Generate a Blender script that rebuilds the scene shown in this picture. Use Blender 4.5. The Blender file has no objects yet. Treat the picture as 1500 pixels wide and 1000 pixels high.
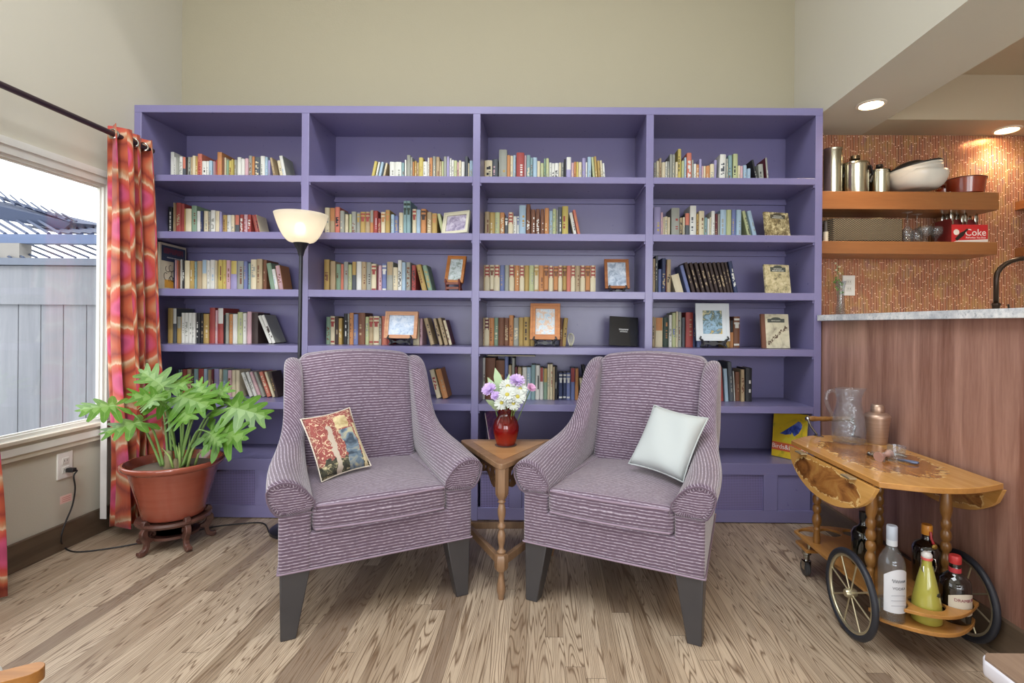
import bpy, bmesh, math, random
from math import pi, sin, cos, sqrt
from mathutils import Vector, Matrix, Euler, geometry
rnd = random.Random(7)
SC = bpy.context.scene
COL = SC.collection

# ------------------------------------------------------------------ camera
F = 750.0; CX, CY = 796.96, 475.89; EYE = Vector((0, 0, 1.01))
YAW, PITCH, ROLL = 0.00672, -0.00057, 0.00768
RC = Matrix.Rotation(YAW, 3, 'Z') @ Matrix.Rotation(pi/2+PITCH, 3, 'X') @ Matrix.Rotation(ROLL, 3, 'Z')
def ray(px, py):
    return RC @ Vector(((px-CX)/F, (CY-py)/F, -1.0))
def at(px, py, Y):
    d = ray(px, py); return EYE + d*(Y/d.y)
def atX(px, py, X):
    d = ray(px, py); return EYE + d*(X/d.x)
def atZ(px, py, Z):
    d = ray(px, py); return EYE + d*((Z-EYE.z)/d.z)
cam = bpy.data.cameras.new('camera'); co = bpy.data.objects.new('camera', cam); COL.objects.link(co)
cam.sensor_width = 36; cam.sensor_fit = 'HORIZONTAL'; cam.lens = F/1500*36
cam.shift_x = -(CX-750)/1500; cam.shift_y = (CY-500)/1500
co.matrix_world = Matrix.Translation(EYE) @ RC.to_4x4()
cam.clip_start = 0.02
SC.camera = co
SC.view_settings.view_transform = 'Standard'; SC.view_settings.look = 'None'
SC.view_settings.gamma = 1; SC.view_settings.use_curve_mapping = False

# ------------------------------------------------------------------ colour and materials
def lin(h):
    if not isinstance(h, str): return tuple(h)
    v = [int(h[i:i+2], 16)/255 for i in (0, 2, 4)]
    return tuple(x/12.92 if x <= .04045 else ((x+.055)/1.055)**2.4 for x in v)
def rgba(h): return lin(h)+(1,)
class NT:
    def __init__(s, name):
        s.m = bpy.data.materials.new(name); s.m.use_nodes = True
        s.t = s.m.node_tree; s.b = s.t.nodes['Principled BSDF']
    def n(s, typ, **kw):
        x = s.t.nodes.new(typ)
        for k, v in kw.items():
            if k == 'inp':
                for a, b in v.items():
                    if hasattr(b, 'is_output') or isinstance(b, bpy.types.NodeSocket): s.t.links.new(b, x.inputs[a])
                    else: x.inputs[a].default_value = b
            else: setattr(x, k, v)
        return x
    def math(s, op, a, b=None, c=None):
        x = s.t.nodes.new('ShaderNodeMath'); x.operation = op
        for i, v in enumerate((a, b, c)):
            if v is None: continue
            if isinstance(v, bpy.types.NodeSocket): s.t.links.new(v, x.inputs[i])
            else: x.inputs[i].default_value = v
        return x.outputs[0]
    def ramp(s, fac, stops, interp='LINEAR'):
        x = s.t.nodes.new('ShaderNodeValToRGB'); x.color_ramp.interpolation = interp
        e = x.color_ramp.elements
        while len(e) < len(stops): e.new(.5)
        for k, (p, c) in zip(e, stops): k.position = p; k.color = rgba(c)
        s.t.links.new(fac, x.inputs[0]); return x.outputs[0]
    def mix(s, f, a, b, mode='MIX'):
        x = s.t.nodes.new('ShaderNodeMix'); x.data_type = 'RGBA'; x.blend_type = mode
        for i, v in ((0, f), (6, a), (7, b)):
            if isinstance(v, bpy.types.NodeSocket): s.t.links.new(v, x.inputs[i])
            else: x.inputs[i].default_value = v if i == 0 else rgba(v)
        return x.outputs[2]
    def coord(s, which='Object'):
        return s.n('ShaderNodeTexCoord').outputs[which]
    def xyz(s, v):
        x = s.n('ShaderNodeSeparateXYZ', inp={0: v}); return x.outputs
    def vec(s, x, y, z):
        c = s.t.nodes.new('ShaderNodeCombineXYZ')
        for i, v in enumerate((x, y, z)):
            if isinstance(v, bpy.types.NodeSocket): s.t.links.new(v, c.inputs[i])
            else: c.inputs[i].default_value = v
        return c.outputs[0]
    def scale(s, v, sc):
        m = s.n('ShaderNodeMapping'); s.t.links.new(v, m.inputs[0]); m.inputs['Scale'].default_value = sc; return m.outputs[0]
    def noise(s, v, scale, detail=3, rough=.55, dist=0):
        x = s.n('ShaderNodeTexNoise', inp={'Vector': v, 'Scale': scale, 'Detail': detail, 'Roughness': rough, 'Distortion': dist}); return x.outputs[0]
    def white(s, v):
        x = s.n('ShaderNodeTexWhiteNoise', inp={'Vector': v}); return x.outputs
    def bump(s, h, strength=.3, dist=.01):
        x = s.n('ShaderNodeBump', inp={'Height': h, 'Strength': strength, 'Distance': dist}); s.t.links.new(x.outputs[0], s.b.inputs['Normal'])
    def set(s, **kw):
        names = dict(col='Base Color', rough='Roughness', metal='Metallic', spec='Specular IOR Level', trans='Transmission Weight', ior='IOR', alpha='Alpha', emi='Emission Color', emis='Emission Strength', coat='Coat Weight', sheen='Sheen Weight')
        for k, v in kw.items():
            i = s.b.inputs[names[k]]
            if isinstance(v, bpy.types.NodeSocket): s.t.links.new(v, i)
            elif k in ('col', 'emi'): i.default_value = rgba(v)
            else: i.default_value = v
        return s
_MC = {}
def pm(col, rough=.5, metal=0, **kw):
    """plain procedural material with a faint colour variation"""
    key = (col, rough, metal, tuple(sorted(kw.items())))
    if key not in _MC:
        t = NT('paint_'+str(col)); n = t.noise(t.coord(), 14, 2)
        v = t.math('MULTIPLY_ADD', n, .16, .92)
        c = t.n('ShaderNodeHueSaturation', inp={'Value': v, 'Color': rgba(col)}).outputs[0]
        t.set(col=c, rough=rough, metal=metal, **kw); _MC[key] = t.m
    return _MC[key]
def glass(name, col='ffffff', rough=.02, thin=.75, ior=1.45, cut=0):
    """thin clear glass: straight see-through mixed with mirror reflection that grows towards the edges"""
    t = NT(name); tr = t.n('ShaderNodeBsdfTransparent', inp={0: rgba(col)}); gl = t.n('ShaderNodeBsdfGlossy', inp={'Roughness': rough, 'Color': rgba('f4f6f8')})
    lw = t.n('ShaderNodeLayerWeight', inp={'Blend': .32})
    if cut:
        b = t.n('ShaderNodeBump', inp={'Height': t.noise(t.coord(), cut, 2, .5, .8), 'Strength': .9, 'Distance': .012})
        t.t.links.new(b.outputs[0], gl.inputs['Normal']); t.t.links.new(b.outputs[0], lw.inputs['Normal'])
    f = t.math('MULTIPLY_ADD', t.math('POWER', lw.outputs['Facing'], 3.2), 1-thin+.2, .035)
    m0 = t.n('ShaderNodeMixShader', inp={0: .03, 1: tr.outputs[0], 2: t.n('ShaderNodeBsdfDiffuse', inp={0: rgba('f0f2f4')}).outputs[0]})
    mx = t.n('ShaderNodeMixShader', inp={0: f, 1: m0.outputs[0], 2: gl.outputs[0]})
    t.t.links.new(mx.outputs[0], t.t.nodes['Material Output'].inputs[0]); return t.m
def emit(name, col, s):
    t = NT(name); t.set(col=col, emi=col, emis=s, rough=.4); return t.m

# ------------------------------------------------------------------ mesh builder
class MB:
    def __init__(s): s.v = []; s.f = []; s.m = []; s.uv = {}
    def add(s, vs, fs, mi=0, uvs=None, M=None):
        b = len(s.v)
        s.v += [tuple(M @ Vector(p)) if M else tuple(p) for p in vs]
        for k, f in enumerate(fs):
            if uvs: s.uv[len(s.f)] = uvs[k]
            s.f.append([b+i for i in f]); s.m.append(mi)
        return s
    def box(s, lo, hi, mi=0, M=None):
        (a, b, c), (d, e, g) = lo, hi
        vs = [(a,b,c),(d,b,c),(d,e,c),(a,e,c),(a,b,g),(d,b,g),(d,e,g),(a,e,g)]
        fs = [(0,3,2,1),(4,5,6,7),(0,1,5,4),(1,2,6,5),(2,3,7,6),(3,0,4,7)]
        def u(f):
            n = fs.index(f); ax = (2,2,1,0,1,0)[n]
            return [((vs[i][1] if ax == 0 else vs[i][0]), (vs[i][1] if ax == 2 else vs[i][2])) for i in f]
        return s.add(vs, fs, mi, [u(f) for f in fs], M)
    def hexa(s, v8, mi=0, M=None):
        return s.add(v8, [(0,3,2,1),(4,5,6,7),(0,1,5,4),(1,2,6,5),(2,3,7,6),(3,0,4,7)], mi, None, M)
    def lathe(s, prof, n=24, mi=0, M=None, caps=True, a0=0):
        vs = []; fs = []
        k = len(prof)
        for (r, z) in prof:
            for i in range(n):
                a = 2*pi*i/n + a0
                vs.append((r*cos(a), r*sin(a), z))
        for j in range(k-1):
            for i in range(n):
                i2 = (i+1) % n
                fs.append((j*n+i, j*n+i2, (j+1)*n+i2, (j+1)*n+i))
        uvs = [[((i+o)/n, prof[j+q][1]) for o, q in ((0,0),(1,0),(1,1),(0,1))] for j in range(k-1) for i in range(n)]
        if caps and prof[0][0] > 1e-5: fs.append(tuple(range(n))[::-1]); uvs.append([(0,0)]*n)
        if caps and prof[-1][0] > 1e-5: fs.append(tuple((k-1)*n+i for i in range(n))); uvs.append([(0,0)]*n)
        return s.add(vs, fs, mi, uvs, M)
    def tube(s, pts, r, n=8, mi=0, M=None, closed=False, cap=True):
        pts = [Vector(p) for p in pts]; N = len(pts)
        rr = r if isinstance(r, (list, tuple)) else [r]*N
        vs = []; up = Vector((0,0,1)); prev = None
        for i, p in enumerate(pts):
            if closed: t = (pts[(i+1) % N]-pts[i-1])
            else: t = pts[min(i+1, N-1)]-pts[max(i-1, 0)]
            if t.length < 1e-9: t = Vector((0,0,1))
            t.normalize()
            if prev is None:
                a = up if abs(t.z) < .95 else Vector((1,0,0)); prev = a.cross(t).normalized()
            x = (prev - t*prev.dot(t)).normalized(); prev = x; y = t.cross(x)
            for k in range(n):
                a = 2*pi*k/n; vs.append(p + (x*cos(a)+y*sin(a))*rr[i])
        fs = []
        for i in range(N if closed else N-1):
            for k in range(n):
                fs.append((i*n+k, i*n+(k+1) % n, ((i+1) % N)*n+(k+1) % n, ((i+1) % N)*n+k))
        if cap and not closed:
            fs.append(tuple(range(n))[::-1]); fs.append(tuple((N-1)*n+k for k in range(n)))
        return s.add(vs, fs, mi, None, M)
    def prism(s, poly, z0, z1, mi=0, M=None, mtop=None, holes=()):
        """polygon (x,y) with holes, extruded along z"""
        loops = [list(poly)]+[list(h) for h in holes]
        pts = []; edges = []
        for L in loops:
            b = len(pts); pts += [Vector(p[:2]) for p in L]
            edges += [(b+i, b+(i+1) % len(L)) for i in range(len(L))]
        rv, re, rf, *_ = geometry.delaunay_2d_cdt(pts, edges, [], 0, 1e-7)
        def inside(q, L):
            c = False; j = len(L)-1
            for i in range(len(L)):
                if (L[i][1] > q.y) != (L[j][1] > q.y) and q.x < (L[j][0]-L[i][0])*(q.y-L[i][1])/(L[j][1]-L[i][1])+L[i][0]: c = not c
                j = i
            return c
        tri = []
        for f in rf:
            cen = sum((rv[i] for i in f), Vector((0,0)))/len(f)
            if inside(cen, loops[0]) and not any(inside(cen, h) for h in loops[1:]): tri.append(list(f))
        n = len(rv)
        vs = [(p.x, p.y, z0) for p in rv]+[(p.x, p.y, z1) for p in rv]
        fs = []; fm = []
        for f in tri:
            a = (rv[f[1]]-rv[f[0]]).cross(rv[f[2]]-rv[f[0]])
            if a < 0: f = f[::-1]
            fs.append(tuple(n+i for i in f)); fm.append(mi if mtop is None else mtop)
            fs.append(tuple(f[::-1])); fm.append(mi)
        cnt = {}
        for f in tri:
            a = (rv[f[1]]-rv[f[0]]).cross(rv[f[2]]-rv[f[0]])
            if a < 0: f = f[::-1]
            for i in range(len(f)):
                e = (f[i], f[(i+1) % len(f)]); cnt[e] = 1
        for (a, b) in list(cnt):
            if (b, a) not in cnt: fs.append((a, b, n+b, n+a)); fm.append(mi)
        b0 = len(s.f)
        uv = [[(vs[i][0], vs[i][1]) for i in f] for f in fs]
        s.add(vs, fs, mi, uv, M)
        for k, q in enumerate(fm): s.m[b0+k] = q
        return s
    def rbox(s, lo, hi, r, n=6, mi=0, M=None, fn=None):
        """rounded box; uv.y follows z on the sides and y on top"""
        lo = Vector(lo); hi = Vector(hi); c = (lo+hi)/2; h = (hi-lo)/2; r = min(r, min(h))
        for ax in range(3):
            for sg in (-1, 1):
                u, w = (ax+1) % 3, (ax+2) % 3
                def ticks(k):
                    inn = h[k]-r; o = []
                    for q in range(4): o.append(-h[k]+r*q/4)
                    for q in range(n+1): o.append(-inn+2*inn*q/n)
                    for q in range(1, 5): o.append(inn+r*q/4)
                    return o
                A, B = ticks(u), ticks(w); vs = []; fs = []; uvs = []; raw = []
                for a in A:
                    for b in B:
                        p = Vector((0,0,0)); p[ax] = sg*h[ax]; p[u] = a; p[w] = b
                        q = Vector([max(-(h[k]-r), min(h[k]-r, p[k])) for k in range(3)])
                        d = p-q
                        if d.length > 1e-9: p = q+d.normalized()*r
                        P = c+p; raw.append(P.copy())
                        vs.append(fn(P) if fn else P)
                for i in range(len(A)-1):
                    for j in range(len(B)-1):
                        q = [i*len(B)+j, (i+1)*len(B)+j, (i+1)*len(B)+j+1, i*len(B)+j+1]
                        if sg < 0: q = q[::-1]
                        fs.append(q)
                        uvs.append([((raw[t][1], raw[t][2]), (raw[t][0], raw[t][2]), (raw[t][0], raw[t][1]))[ax] for t in q])
                s.add(vs, fs, mi, uvs, M)
        return s
    def loft(s, rings, mi=0, M=None, cap=True, us=None, vsum=True, closed=True):
        n = len(rings[0]); vs = [p for R in rings for p in R]; fs = []; uvs = []
        per = []
        for R in rings:
            d = [0]
            for i in range(n): d.append(d[-1]+(Vector(R[(i+1) % n])-Vector(R[i])).length)
            per.append(d)
        us = us or [i*.05 for i in range(len(rings))]
        for j in range(len(rings)-1):
            for i in range(n if closed else n-1):
                i2 = (i+1) % n
                fs.append((j*n+i, j*n+i2, (j+1)*n+i2, (j+1)*n+i))
                uvs.append([(us[j], per[j][i]), (us[j], per[j][i+1]), (us[j+1], per[j+1][i+1]), (us[j+1], per[j+1][i])])
        if cap:
            for j, R, rev in ((0, rings[0], True), (len(rings)-1, rings[-1], False)):
                f = tuple(j*n+i for i in range(n)); f = f[::-1] if rev else f
                fs.append(f); uvs.append([(vs[i][0], vs[i][2]) for i in f])
        return s.add(vs, fs, mi, uvs, M)
    def ball(s, c, r, n=12, mi=0, M=None):
        rx, ry, rz = r if isinstance(r, (tuple, list)) else (r,)*3
        prof = [(max(1e-6, cos(-pi/2+pi*k/(n//2+2))), sin(-pi/2+pi*k/(n//2+2))) for k in range(n//2+3)]
        T = Matrix.Translation(c) @ Matrix.Diagonal((rx, ry, rz, 1))
        return s.lathe(prof, n, mi, (M @ T) if M else T)
    def build(s, name, mats, parent=None, sharp=38, bevel=0, sub=0, weld=False):
        me = bpy.data.meshes.new(name)
        me.from_pydata([tuple(p) for p in s.v], [], s.f)
        if not isinstance(mats, (list, tuple)): mats = [mats]
        for m in mats: me.materials.append(m)
        me.polygons.foreach_set('material_index', s.m)
        if s.uv:
            uv = me.uv_layers.new(name='UVMap')
            for p in me.polygons:
                q = s.uv.get(p.index)
                if q:
                    for li, w in zip(p.loop_indices, q): uv.data[li].uv = w
        if weld:
            bm = bmesh.new(); bm.from_mesh(me); bmesh.ops.remove_doubles(bm, verts=bm.verts, dist=1e-5); bm.to_mesh(me); bm.free()
        me.validate(); me.update()
        me.polygons.foreach_set('use_smooth', [True]*len(me.polygons))
        if sharp is not None: me.set_sharp_from_angle(angle=math.radians(sharp))
        o = bpy.data.objects.new(name, me); COL.objects.link(o)
        if parent: o.parent = parent
        if bevel:
            b = o.modifiers.new('edge', 'BEVEL'); b.width = bevel; b.segments = 2; b.limit_method = 'ANGLE'; b.angle_limit = .6
        if sub:
            u = o.modifiers.new('smooth', 'SUBSURF'); u.levels = sub; u.render_levels = sub
        return o
def tag(o, label, cat, group=None):
    o['label'] = label; o['category'] = cat
    if group: o['group'] = group
    return o
def thing(name, label, cat, loc=(0,0,0), rz=0, group=None):
    o = bpy.data.objects.new(name, None); COL.objects.link(o)
    o.location = loc; o.rotation_euler = (0, 0, rz); o.empty_display_size = .1
    return tag(o, label, cat, group)
def structure(o): o['kind'] = 'structure'; return o
def circ(x, y, r, n=24): return [(x+r*cos(2*pi*i/n), y+r*sin(2*pi*i/n)) for i in range(n)]
def arcp(cx, cy, rx, ry, a0, a1, n): return [(cx+rx*cos(a0+(a1-a0)*i/n), cy+ry*sin(a0+(a1-a0)*i/n)) for i in range(n+1)]
def letters(txt, size, M, mb=None, mi=0, ext=.0004, shear=0):
    """flat lettering lying in local xy, moved by M"""
    cu = bpy.data.curves.new('t', 'FONT'); cu.body = txt; cu.size = size; cu.extrude = ext; cu.shear = shear
    cu.align_x = 'CENTER'; cu.align_y = 'CENTER'; cu.resolution_u = 3
    o = bpy.data.objects.new('t', cu); COL.objects.link(o)
    bpy.context.view_layer.update()
    me = o.to_mesh()
    mb = mb or MB()
    mb.add([v.co.copy() for v in me.vertices], [tuple(p.vertices) for p in me.polygons], mi, None, M)
    o.to_mesh_clear(); bpy.data.objects.remove(o); bpy.data.curves.remove(cu)
    return mb
RX90 = Matrix.Rotation(pi/2, 4, 'X')          # local xy -> world xz, facing the viewer (-y)
T = Matrix.Translation
def Rz(a): return Matrix.Rotation(a, 4, 'Z')
def Rx(a): return Matrix.Rotation(a, 4, 'X')
def Ry(a): return Matrix.Rotation(a, 4, 'Y')
# ------------------------------------------------------------------ surface materials
def m_wall(name, col):
    t = NT(name); c = t.coord(); n = t.noise(c, 160, 3); big = t.noise(c, 1.3, 2)
    t.set(col=t.mix(big, col, tuple(x*.94 for x in lin(col))), rough=.75); t.bump(n, .12, .004); return t.m
M_WALL = m_wall('wall_paint_greige', 'c6c2b4')
M_WALLB = m_wall('wall_paint_tan', 'a29b85')
M_SOFFIT = m_wall('ceiling_paint_kitchen', 'b9ab94')
M_CEIL = m_wall('ceiling_paint', 'd8d4c8')
M_WHITE = pm('dcdcd6', .45)
def m_floor():
    t = NT('oak_floor'); x, y, z = t.xyz(t.coord())
    w = .0585
    xi = t.math('FLOOR', t.math('DIVIDE', x, w)); fx = t.math('FRACT', t.math('DIVIDE', x, w))
    r1 = t.white(t.vec(xi, 3.1, 0))[0]
    yy = t.math('DIVIDE', t.math('ADD', y, t.math('MULTIPLY', r1, 9.0)), 1.9)
    yi = t.math('FLOOR', yy); fy = t.math('FRACT', yy)
    rr = t.white(t.vec(xi, yi, 1.7)); r2 = rr[0]
    off = t.math('MULTIPLY', r2, 40.0)
    gx = t.math('ADD', t.math('MULTIPLY', x, 15.0), off); gy = t.math('ADD', t.math('MULTIPLY', y, .8), off)
    n1 = t.noise(t.vec(gx, gy, off), 1.0, 2, .5, .35)
    rings = t.math('FRACT', t.math('MULTIPLY', n1, 26.0))
    tri = t.math('ABSOLUTE', t.math('SUBTRACT', rings, .5))
    line = t.math('SMOOTH_MIN', t.math('MULTIPLY', tri, 4.6), 1.0, .2)
    fine = t.noise(t.vec(t.math('MULTIPLY', x, 330.0), t.math('MULTIPLY', y, 7.0), off), 1.0, 3, .7)
    base = t.mix(t.math('POWER', r2, 1.5), 'bfac95', '96826c')
    base = t.mix(t.math('MULTIPLY', t.math('GREATER_THAN', rr[0], .93), .45), base, '7d6c60')
    dark = t.mix(line, '725c48', base)
    fr = t.ramp(fine, [(.32, '6b5846'), (.55, 'ffffff')])
    c = t.mix(.3, dark, fr, 'MULTIPLY')
    gap = t.math('MAXIMUM', t.math('LESS_THAN', fx, .022), t.math('LESS_THAN', fy, .0012))
    c = t.mix(t.math('MULTIPLY', gap, .6), c, '4a3b2f')
    t.set(col=c, rough=t.math('MULTIPLY_ADD', fine, .25, .27), spec=.45)
    t.bump(t.math('SUBTRACT', t.math('MULTIPLY', line, .4), gap), .25, .002); return t.m
M_FLOOR = m_floor()
def m_mosaic():
    t = NT('copper_mosaic'); x, y, z = t.xyz(t.coord())
    w = .0092; q = t.math('DIVIDE', x, w); xi = t.math('FLOOR', q); fx = t.math('FRACT', q)
    r = t.white(t.vec(xi, 9.3, 2.0))[0]
    hz = t.math('DIVIDE', t.math('ADD', z, t.math('MULTIPLY', r, 3.0)), t.math('MULTIPLY_ADD', t.white(t.vec(xi, 1.2, 5.0))[0], .05, .055))
    zi = t.math('FLOOR', hz); fz = t.math('FRACT', hz)
    rr = t.white(t.vec(xi, zi, 4.0))[0]
    big = t.noise(t.vec(t.math('MULTIPLY', x, 9.0), 0.0, t.math('MULTIPLY', z, 5.0)), 1.0, 2, .5)
    c1 = t.ramp(rr, [(0, '5b2c1c'), (.3, '8a4428'), (.55, 'a85a34'), (.75, '8c5a3c'), (.9, 'b98a4a'), (1, '7a4a5a')])
    c2 = t.ramp(big, [(.3, 'a0603c'), (.5, '9c5234'), (.6, 'b9923e'), (.68, '8a5a74'), (.8, 'c08a5a')])
    c = t.mix(.42, c1, c2)
    g = t.math('MAXIMUM', t.math('LESS_THAN', fx, .2), t.math('LESS_THAN', fz, .035))
    c = t.mix(g, c, 'e4bda2')
    t.set(col=c, rough=t.math('MULTIPLY_ADD', g, .45, .22), metal=t.math('MULTIPLY_ADD', g, -.35, .35), spec=.6)
    t.bump(t.math('MULTIPLY_ADD', t.math('ABSOLUTE', t.math('SUBTRACT', fx, .55)), -.8, t.math('MULTIPLY', rr, .25)), .35, .003); return t.m
M_MOSAIC = m_mosaic()
def m_wood(name, c_lo, c_hi, axis='Z', rough=.4, scale=1.0, contrast=1.0, spec=.5):
    t = NT(name); v = t.coord()
    sc = {'X': (1.2, 16, 16), 'Y': (16, 1.2, 16), 'Z': (16, 16, 1.2)}[axis]
    v2 = t.scale(v, tuple(q*scale for q in sc))
    n = t.noise(v2, 1.0, 4, .6, .6); f = t.noise(v2, 9.0, 3, .7)
    k = t.math('ADD', t.math('MULTIPLY', n, .75), t.math('MULTIPLY', f, .25))
    lo, hi = .5-.22*contrast, .5+.22*contrast
    t.set(col=t.ramp(k, [(max(0, .5-.2/contrast), c_lo), (min(1, .5+.2/contrast), c_hi)]), rough=rough, spec=spec); t.bump(f, .06, .002); return t.m
M_VENEER = m_wood('bar_veneer', '7e5648', 'be9584', 'Z', .28, .8, 1.15)
M_BASEB = m_wood('dark_base_wood', '4a3d31', '6b5a49', 'Y', .45, .8)
M_SHELFW = m_wood('cherry_shelf', '7a4b29', '9a653a', 'X', .35, .7)
M_GRANITE = NT('granite')
_t = M_GRANITE; _n = _t.noise(_t.coord(), 60, 5, .7); _n2 = _t.noise(_t.coord(), 9, 4, .6)
_c = _t.mix(_t.ramp(_n2, [(.45, '000000'), (.7, 'ffffff')]), _t.ramp(_n, [(.3, '8c939b'), (.42, 'd4d8db'), (.6, 'f0f1f1')]), 'b4bac2')
_t.set(col=_c, rough=.15); M_GRANITE = _t.m

# ------------------------------------------------------------------ the room
XL, YB, ZC = -2.143, 2.972, 3.7      # left wall, back wall, main ceiling
XR = 1.417; YF = 2.63; YREAR = -4.2; XF = 3.02
P = lambda *a: Vector(a)
structure(MB().box((XL-.2, YREAR-.2, -.06), (XF+.2, YB+.2, 0)).build('floor', M_FLOOR))
CEIL_HOLE = (-1.6, .5, -.9, 1.4)      # unseen ceiling hole, added for overhead light
structure(MB().box((XL-.2, YREAR-.2, ZC), (XR+.1, CEIL_HOLE[2], ZC+.1)).box((XL-.2, CEIL_HOLE[3], ZC), (XR+.1, YB+.2, ZC+.1)).box((XL-.2, CEIL_HOLE[2], ZC), (CEIL_HOLE[0], CEIL_HOLE[3], ZC+.1)).box((CEIL_HOLE[1], CEIL_HOLE[2], ZC), (XR+.1, CEIL_HOLE[3], ZC+.1)).build('ceiling', M_CEIL))
structure(MB().box((XL-.15, YB, 0), (XR, YB+.12, ZC)).build('wall_back', M_WALLB))
structure(MB().box((XR, YB, 0), (XF+.15, YB+.12, ZC)).build('wall_kitchen', M_MOSAIC))
# window opening in the left wall
wy1 = atX(150, 400, XL).y; wz0 = .545; wz1 = 1.655; wy0 = -.6
b = MB()
XO = XL-.022
b.box((XO, YREAR, 0), (XL, YB, wz0)); b.box((XO, YREAR, wz1), (XL, YB, ZC))
b.box((XO, wy1, wz0), (XL, YB, wz1)); b.box((XO, YREAR, wz0), (XL, wy0, wz1))
structure(b.build('wall_left', M_WALL))
# wall above the bar and the dropped kitchen ceiling
structure(MB().box((XR, YREAR, 2.12), (1.806, YB, ZC)).build('wall_right', M_WALL))
structure(MB().box((1.806, 2.747, 2.12), (XF, YB, ZC)).build('ceiling_soffit', M_SOFFIT))
structure(MB().box((1.806, YREAR, 2.36), (XF, 2.747, 2.46)).build('ceiling_kitchen', M_SOFFIT))
structure(MB().box((XF, YREAR, 0), (XF+.15, YB, ZC)).build('wall_far', M_WALL))
# bar half wall with wood veneer
structure(MB().box((1.408, -.9, 0), (1.53, YB, 1.04)).build('wall_counter', M_VENEER))
c = MB(); c.prism([(1.375, -.95), (2.1, -.95), (2.1, 2.2), (3.0, 2.2), (3.0, YB), (1.41, YB), (1.41, 2.622), (1.375, 2.622)], 1.04, 1.07)
tag(c.build('granite_countertop', M_GRANITE, bevel=.003), 'speckled white granite countertop capping the reddish wood bar', 'countertop')
structure(MB().box((1.39, -.9, 0), (1.408, YF-.001, .122)).box((1.382, -.9, 0), (1.39, YF-.001, .018)).build('baseboard_right', M_BASEB))
structure(MB().box((XL, YREAR, 0), (XL+.016, YF-.001, .116)).build('baseboard_left', M_BASEB, bevel=.004))
# unseen rear wall, openings added for fill light from behind
b = MB()
for x0, x1 in ((XL, -1.9), (.05, .35), (2.3, XF)): b.box((x0, YREAR-.12, 0), (x1, YREAR, ZC))
for x0, x1 in ((-1.9, .05), (.35, 2.3)): b.box((x0, YREAR-.12, 2.5), (x1, YREAR, ZC)); b.box((x0, YREAR-.12, 0), (x1, YREAR, .25))
structure(b.build('wall_rear', M_WALL))

# window: frame, sill, pane
fr = MB(); S = XL
def wframe(b, d0, d1, x0, x1, lo=True):
    """one step of the casing: ring between opening grown by d0 and by d1"""
    a0, a1, c0, c1 = wy0-d1, wy1+d1, wz0-d1, wz1+d1
    b.box((x0, a0, wz1+d0), (x1, a1, c1)); b.box((x0, wy1+d0, wz0-d0), (x1, a1, wz1+d0)); b.box((x0, a0, wz0-d0), (x1, wy0-d0, wz1+d0))
    if lo: b.box((x0, a0, c0), (x1, a1, wz0-d0))
wframe(fr, .045, .075, S-.01, S+.022); wframe(fr, .012, .045, S-.01, S+.014); wframe(fr, -.001, .012, S-.02, S+.004); wframe(fr, -.008, -.001, S-.022, S-.008)
wf = structure(fr.build('window_1', M_WHITE))
si = MB().box((S, wy0-.1, wz0-.032), (S+.03, wy1+.075, wz0-.014)).box((S, wy0-.1, wz0-.1), (S+.016, wy1+.075, wz0-.032))
si.build('window_sill', pm('cfc8b8', .5), wf, bevel=.003)
t = NT('window_glass'); t.set(col='ffffff', rough=.02, trans=0)
tr = t.n('ShaderNodeBsdfTransparent'); gl = t.n('ShaderNodeBsdfGlossy', inp={'Roughness': .03})
mx = t.n('ShaderNodeMixShader', inp={0: .05, 1: tr.outputs[0], 2: gl.outputs[0]}); t.t.links.new(mx.outputs[0], t.t.nodes['Material Output'].inputs[0])
M_PANE = t.m
MB().box((S-.018, wy0, wz0), (S-.014, wy1, wz1)).build('pane', M_PANE, wf)

# outside: fence and slatted pergola roof
M_FENCE = m_wood('fence_paint', '777a82', '90939b', 'Z', .8, .5)
M_FENCE2 = pm('6c7484', .7)
fy = 3.75
def fx(px): return at(px, 450, fy).x
def fz(py): return at(70, py, fy).z
fe = thing('board_fence', 'pale blue-grey board fence standing outside the window', 'fence', (fx(70), fy, 0))
o = Vector((fx(70), fy, 0))
ed = [-120, -82, -46, -6, 27, 60, 93, 127, 160, 195, 230]
for a, b2 in zip(ed, ed[1:]):
    MB().box((fx(a)+.004-o.x, 0, -.2), (fx(b2)-.004-o.x, .02, fz(440))).build('board', M_FENCE, fe)
MB().box((fx(-120)-o.x, -.02, fz(446)), (fx(230)-o.x, .03, fz(390))).build('top_board', M_FENCE, fe)
MB().box((fx(-120)-o.x, -.05, fz(389)), (fx(230)-o.x, .08, fz(379))).build('cap_rail', M_FENCE2, fe)
structure(MB().box((-16, -16, -.4), (XL-.2, 14, -.3)).build('ground_outside', pm('a9a79f', .9)))
M_PERG = pm('34405a', .7); M_PERG2 = pm('5c6c8c', .7)
py_ = 5.0; pc = at(60, 349, py_)
pg = thing('pergola', 'slatted blue-grey pergola roof rising above the fence outside', 'pergola', (pc.x, pc.y, 0))
def pl(px, py, Y): q = at(px, py, Y); return Vector((q.x-pc.x, q.y-pc.y, q.z))
a = pl(-200, 349, py_); b2 = pl(150, 349, py_)
MB().box((a.x, -.05, a.z-.045), (b2.x+.4, .05, a.z+.045)).build('beam', M_PERG2, pg)
MB().box((pl(-60, 0, py_).x, -.06, -.3), (pl(40, 0, py_).x, .06, a.z-.045)).build('post', pm('8d8a86', .8), pg)
for i in range(16):
    s0 = pl(-40+i*16, 342, 5.0); s1 = pl(-110+i*16, 300 if i < 9 else 330, 6.6)
    MB().tube([s0, s1], .016, 4).build('slat', M_PERG, pg)
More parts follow.
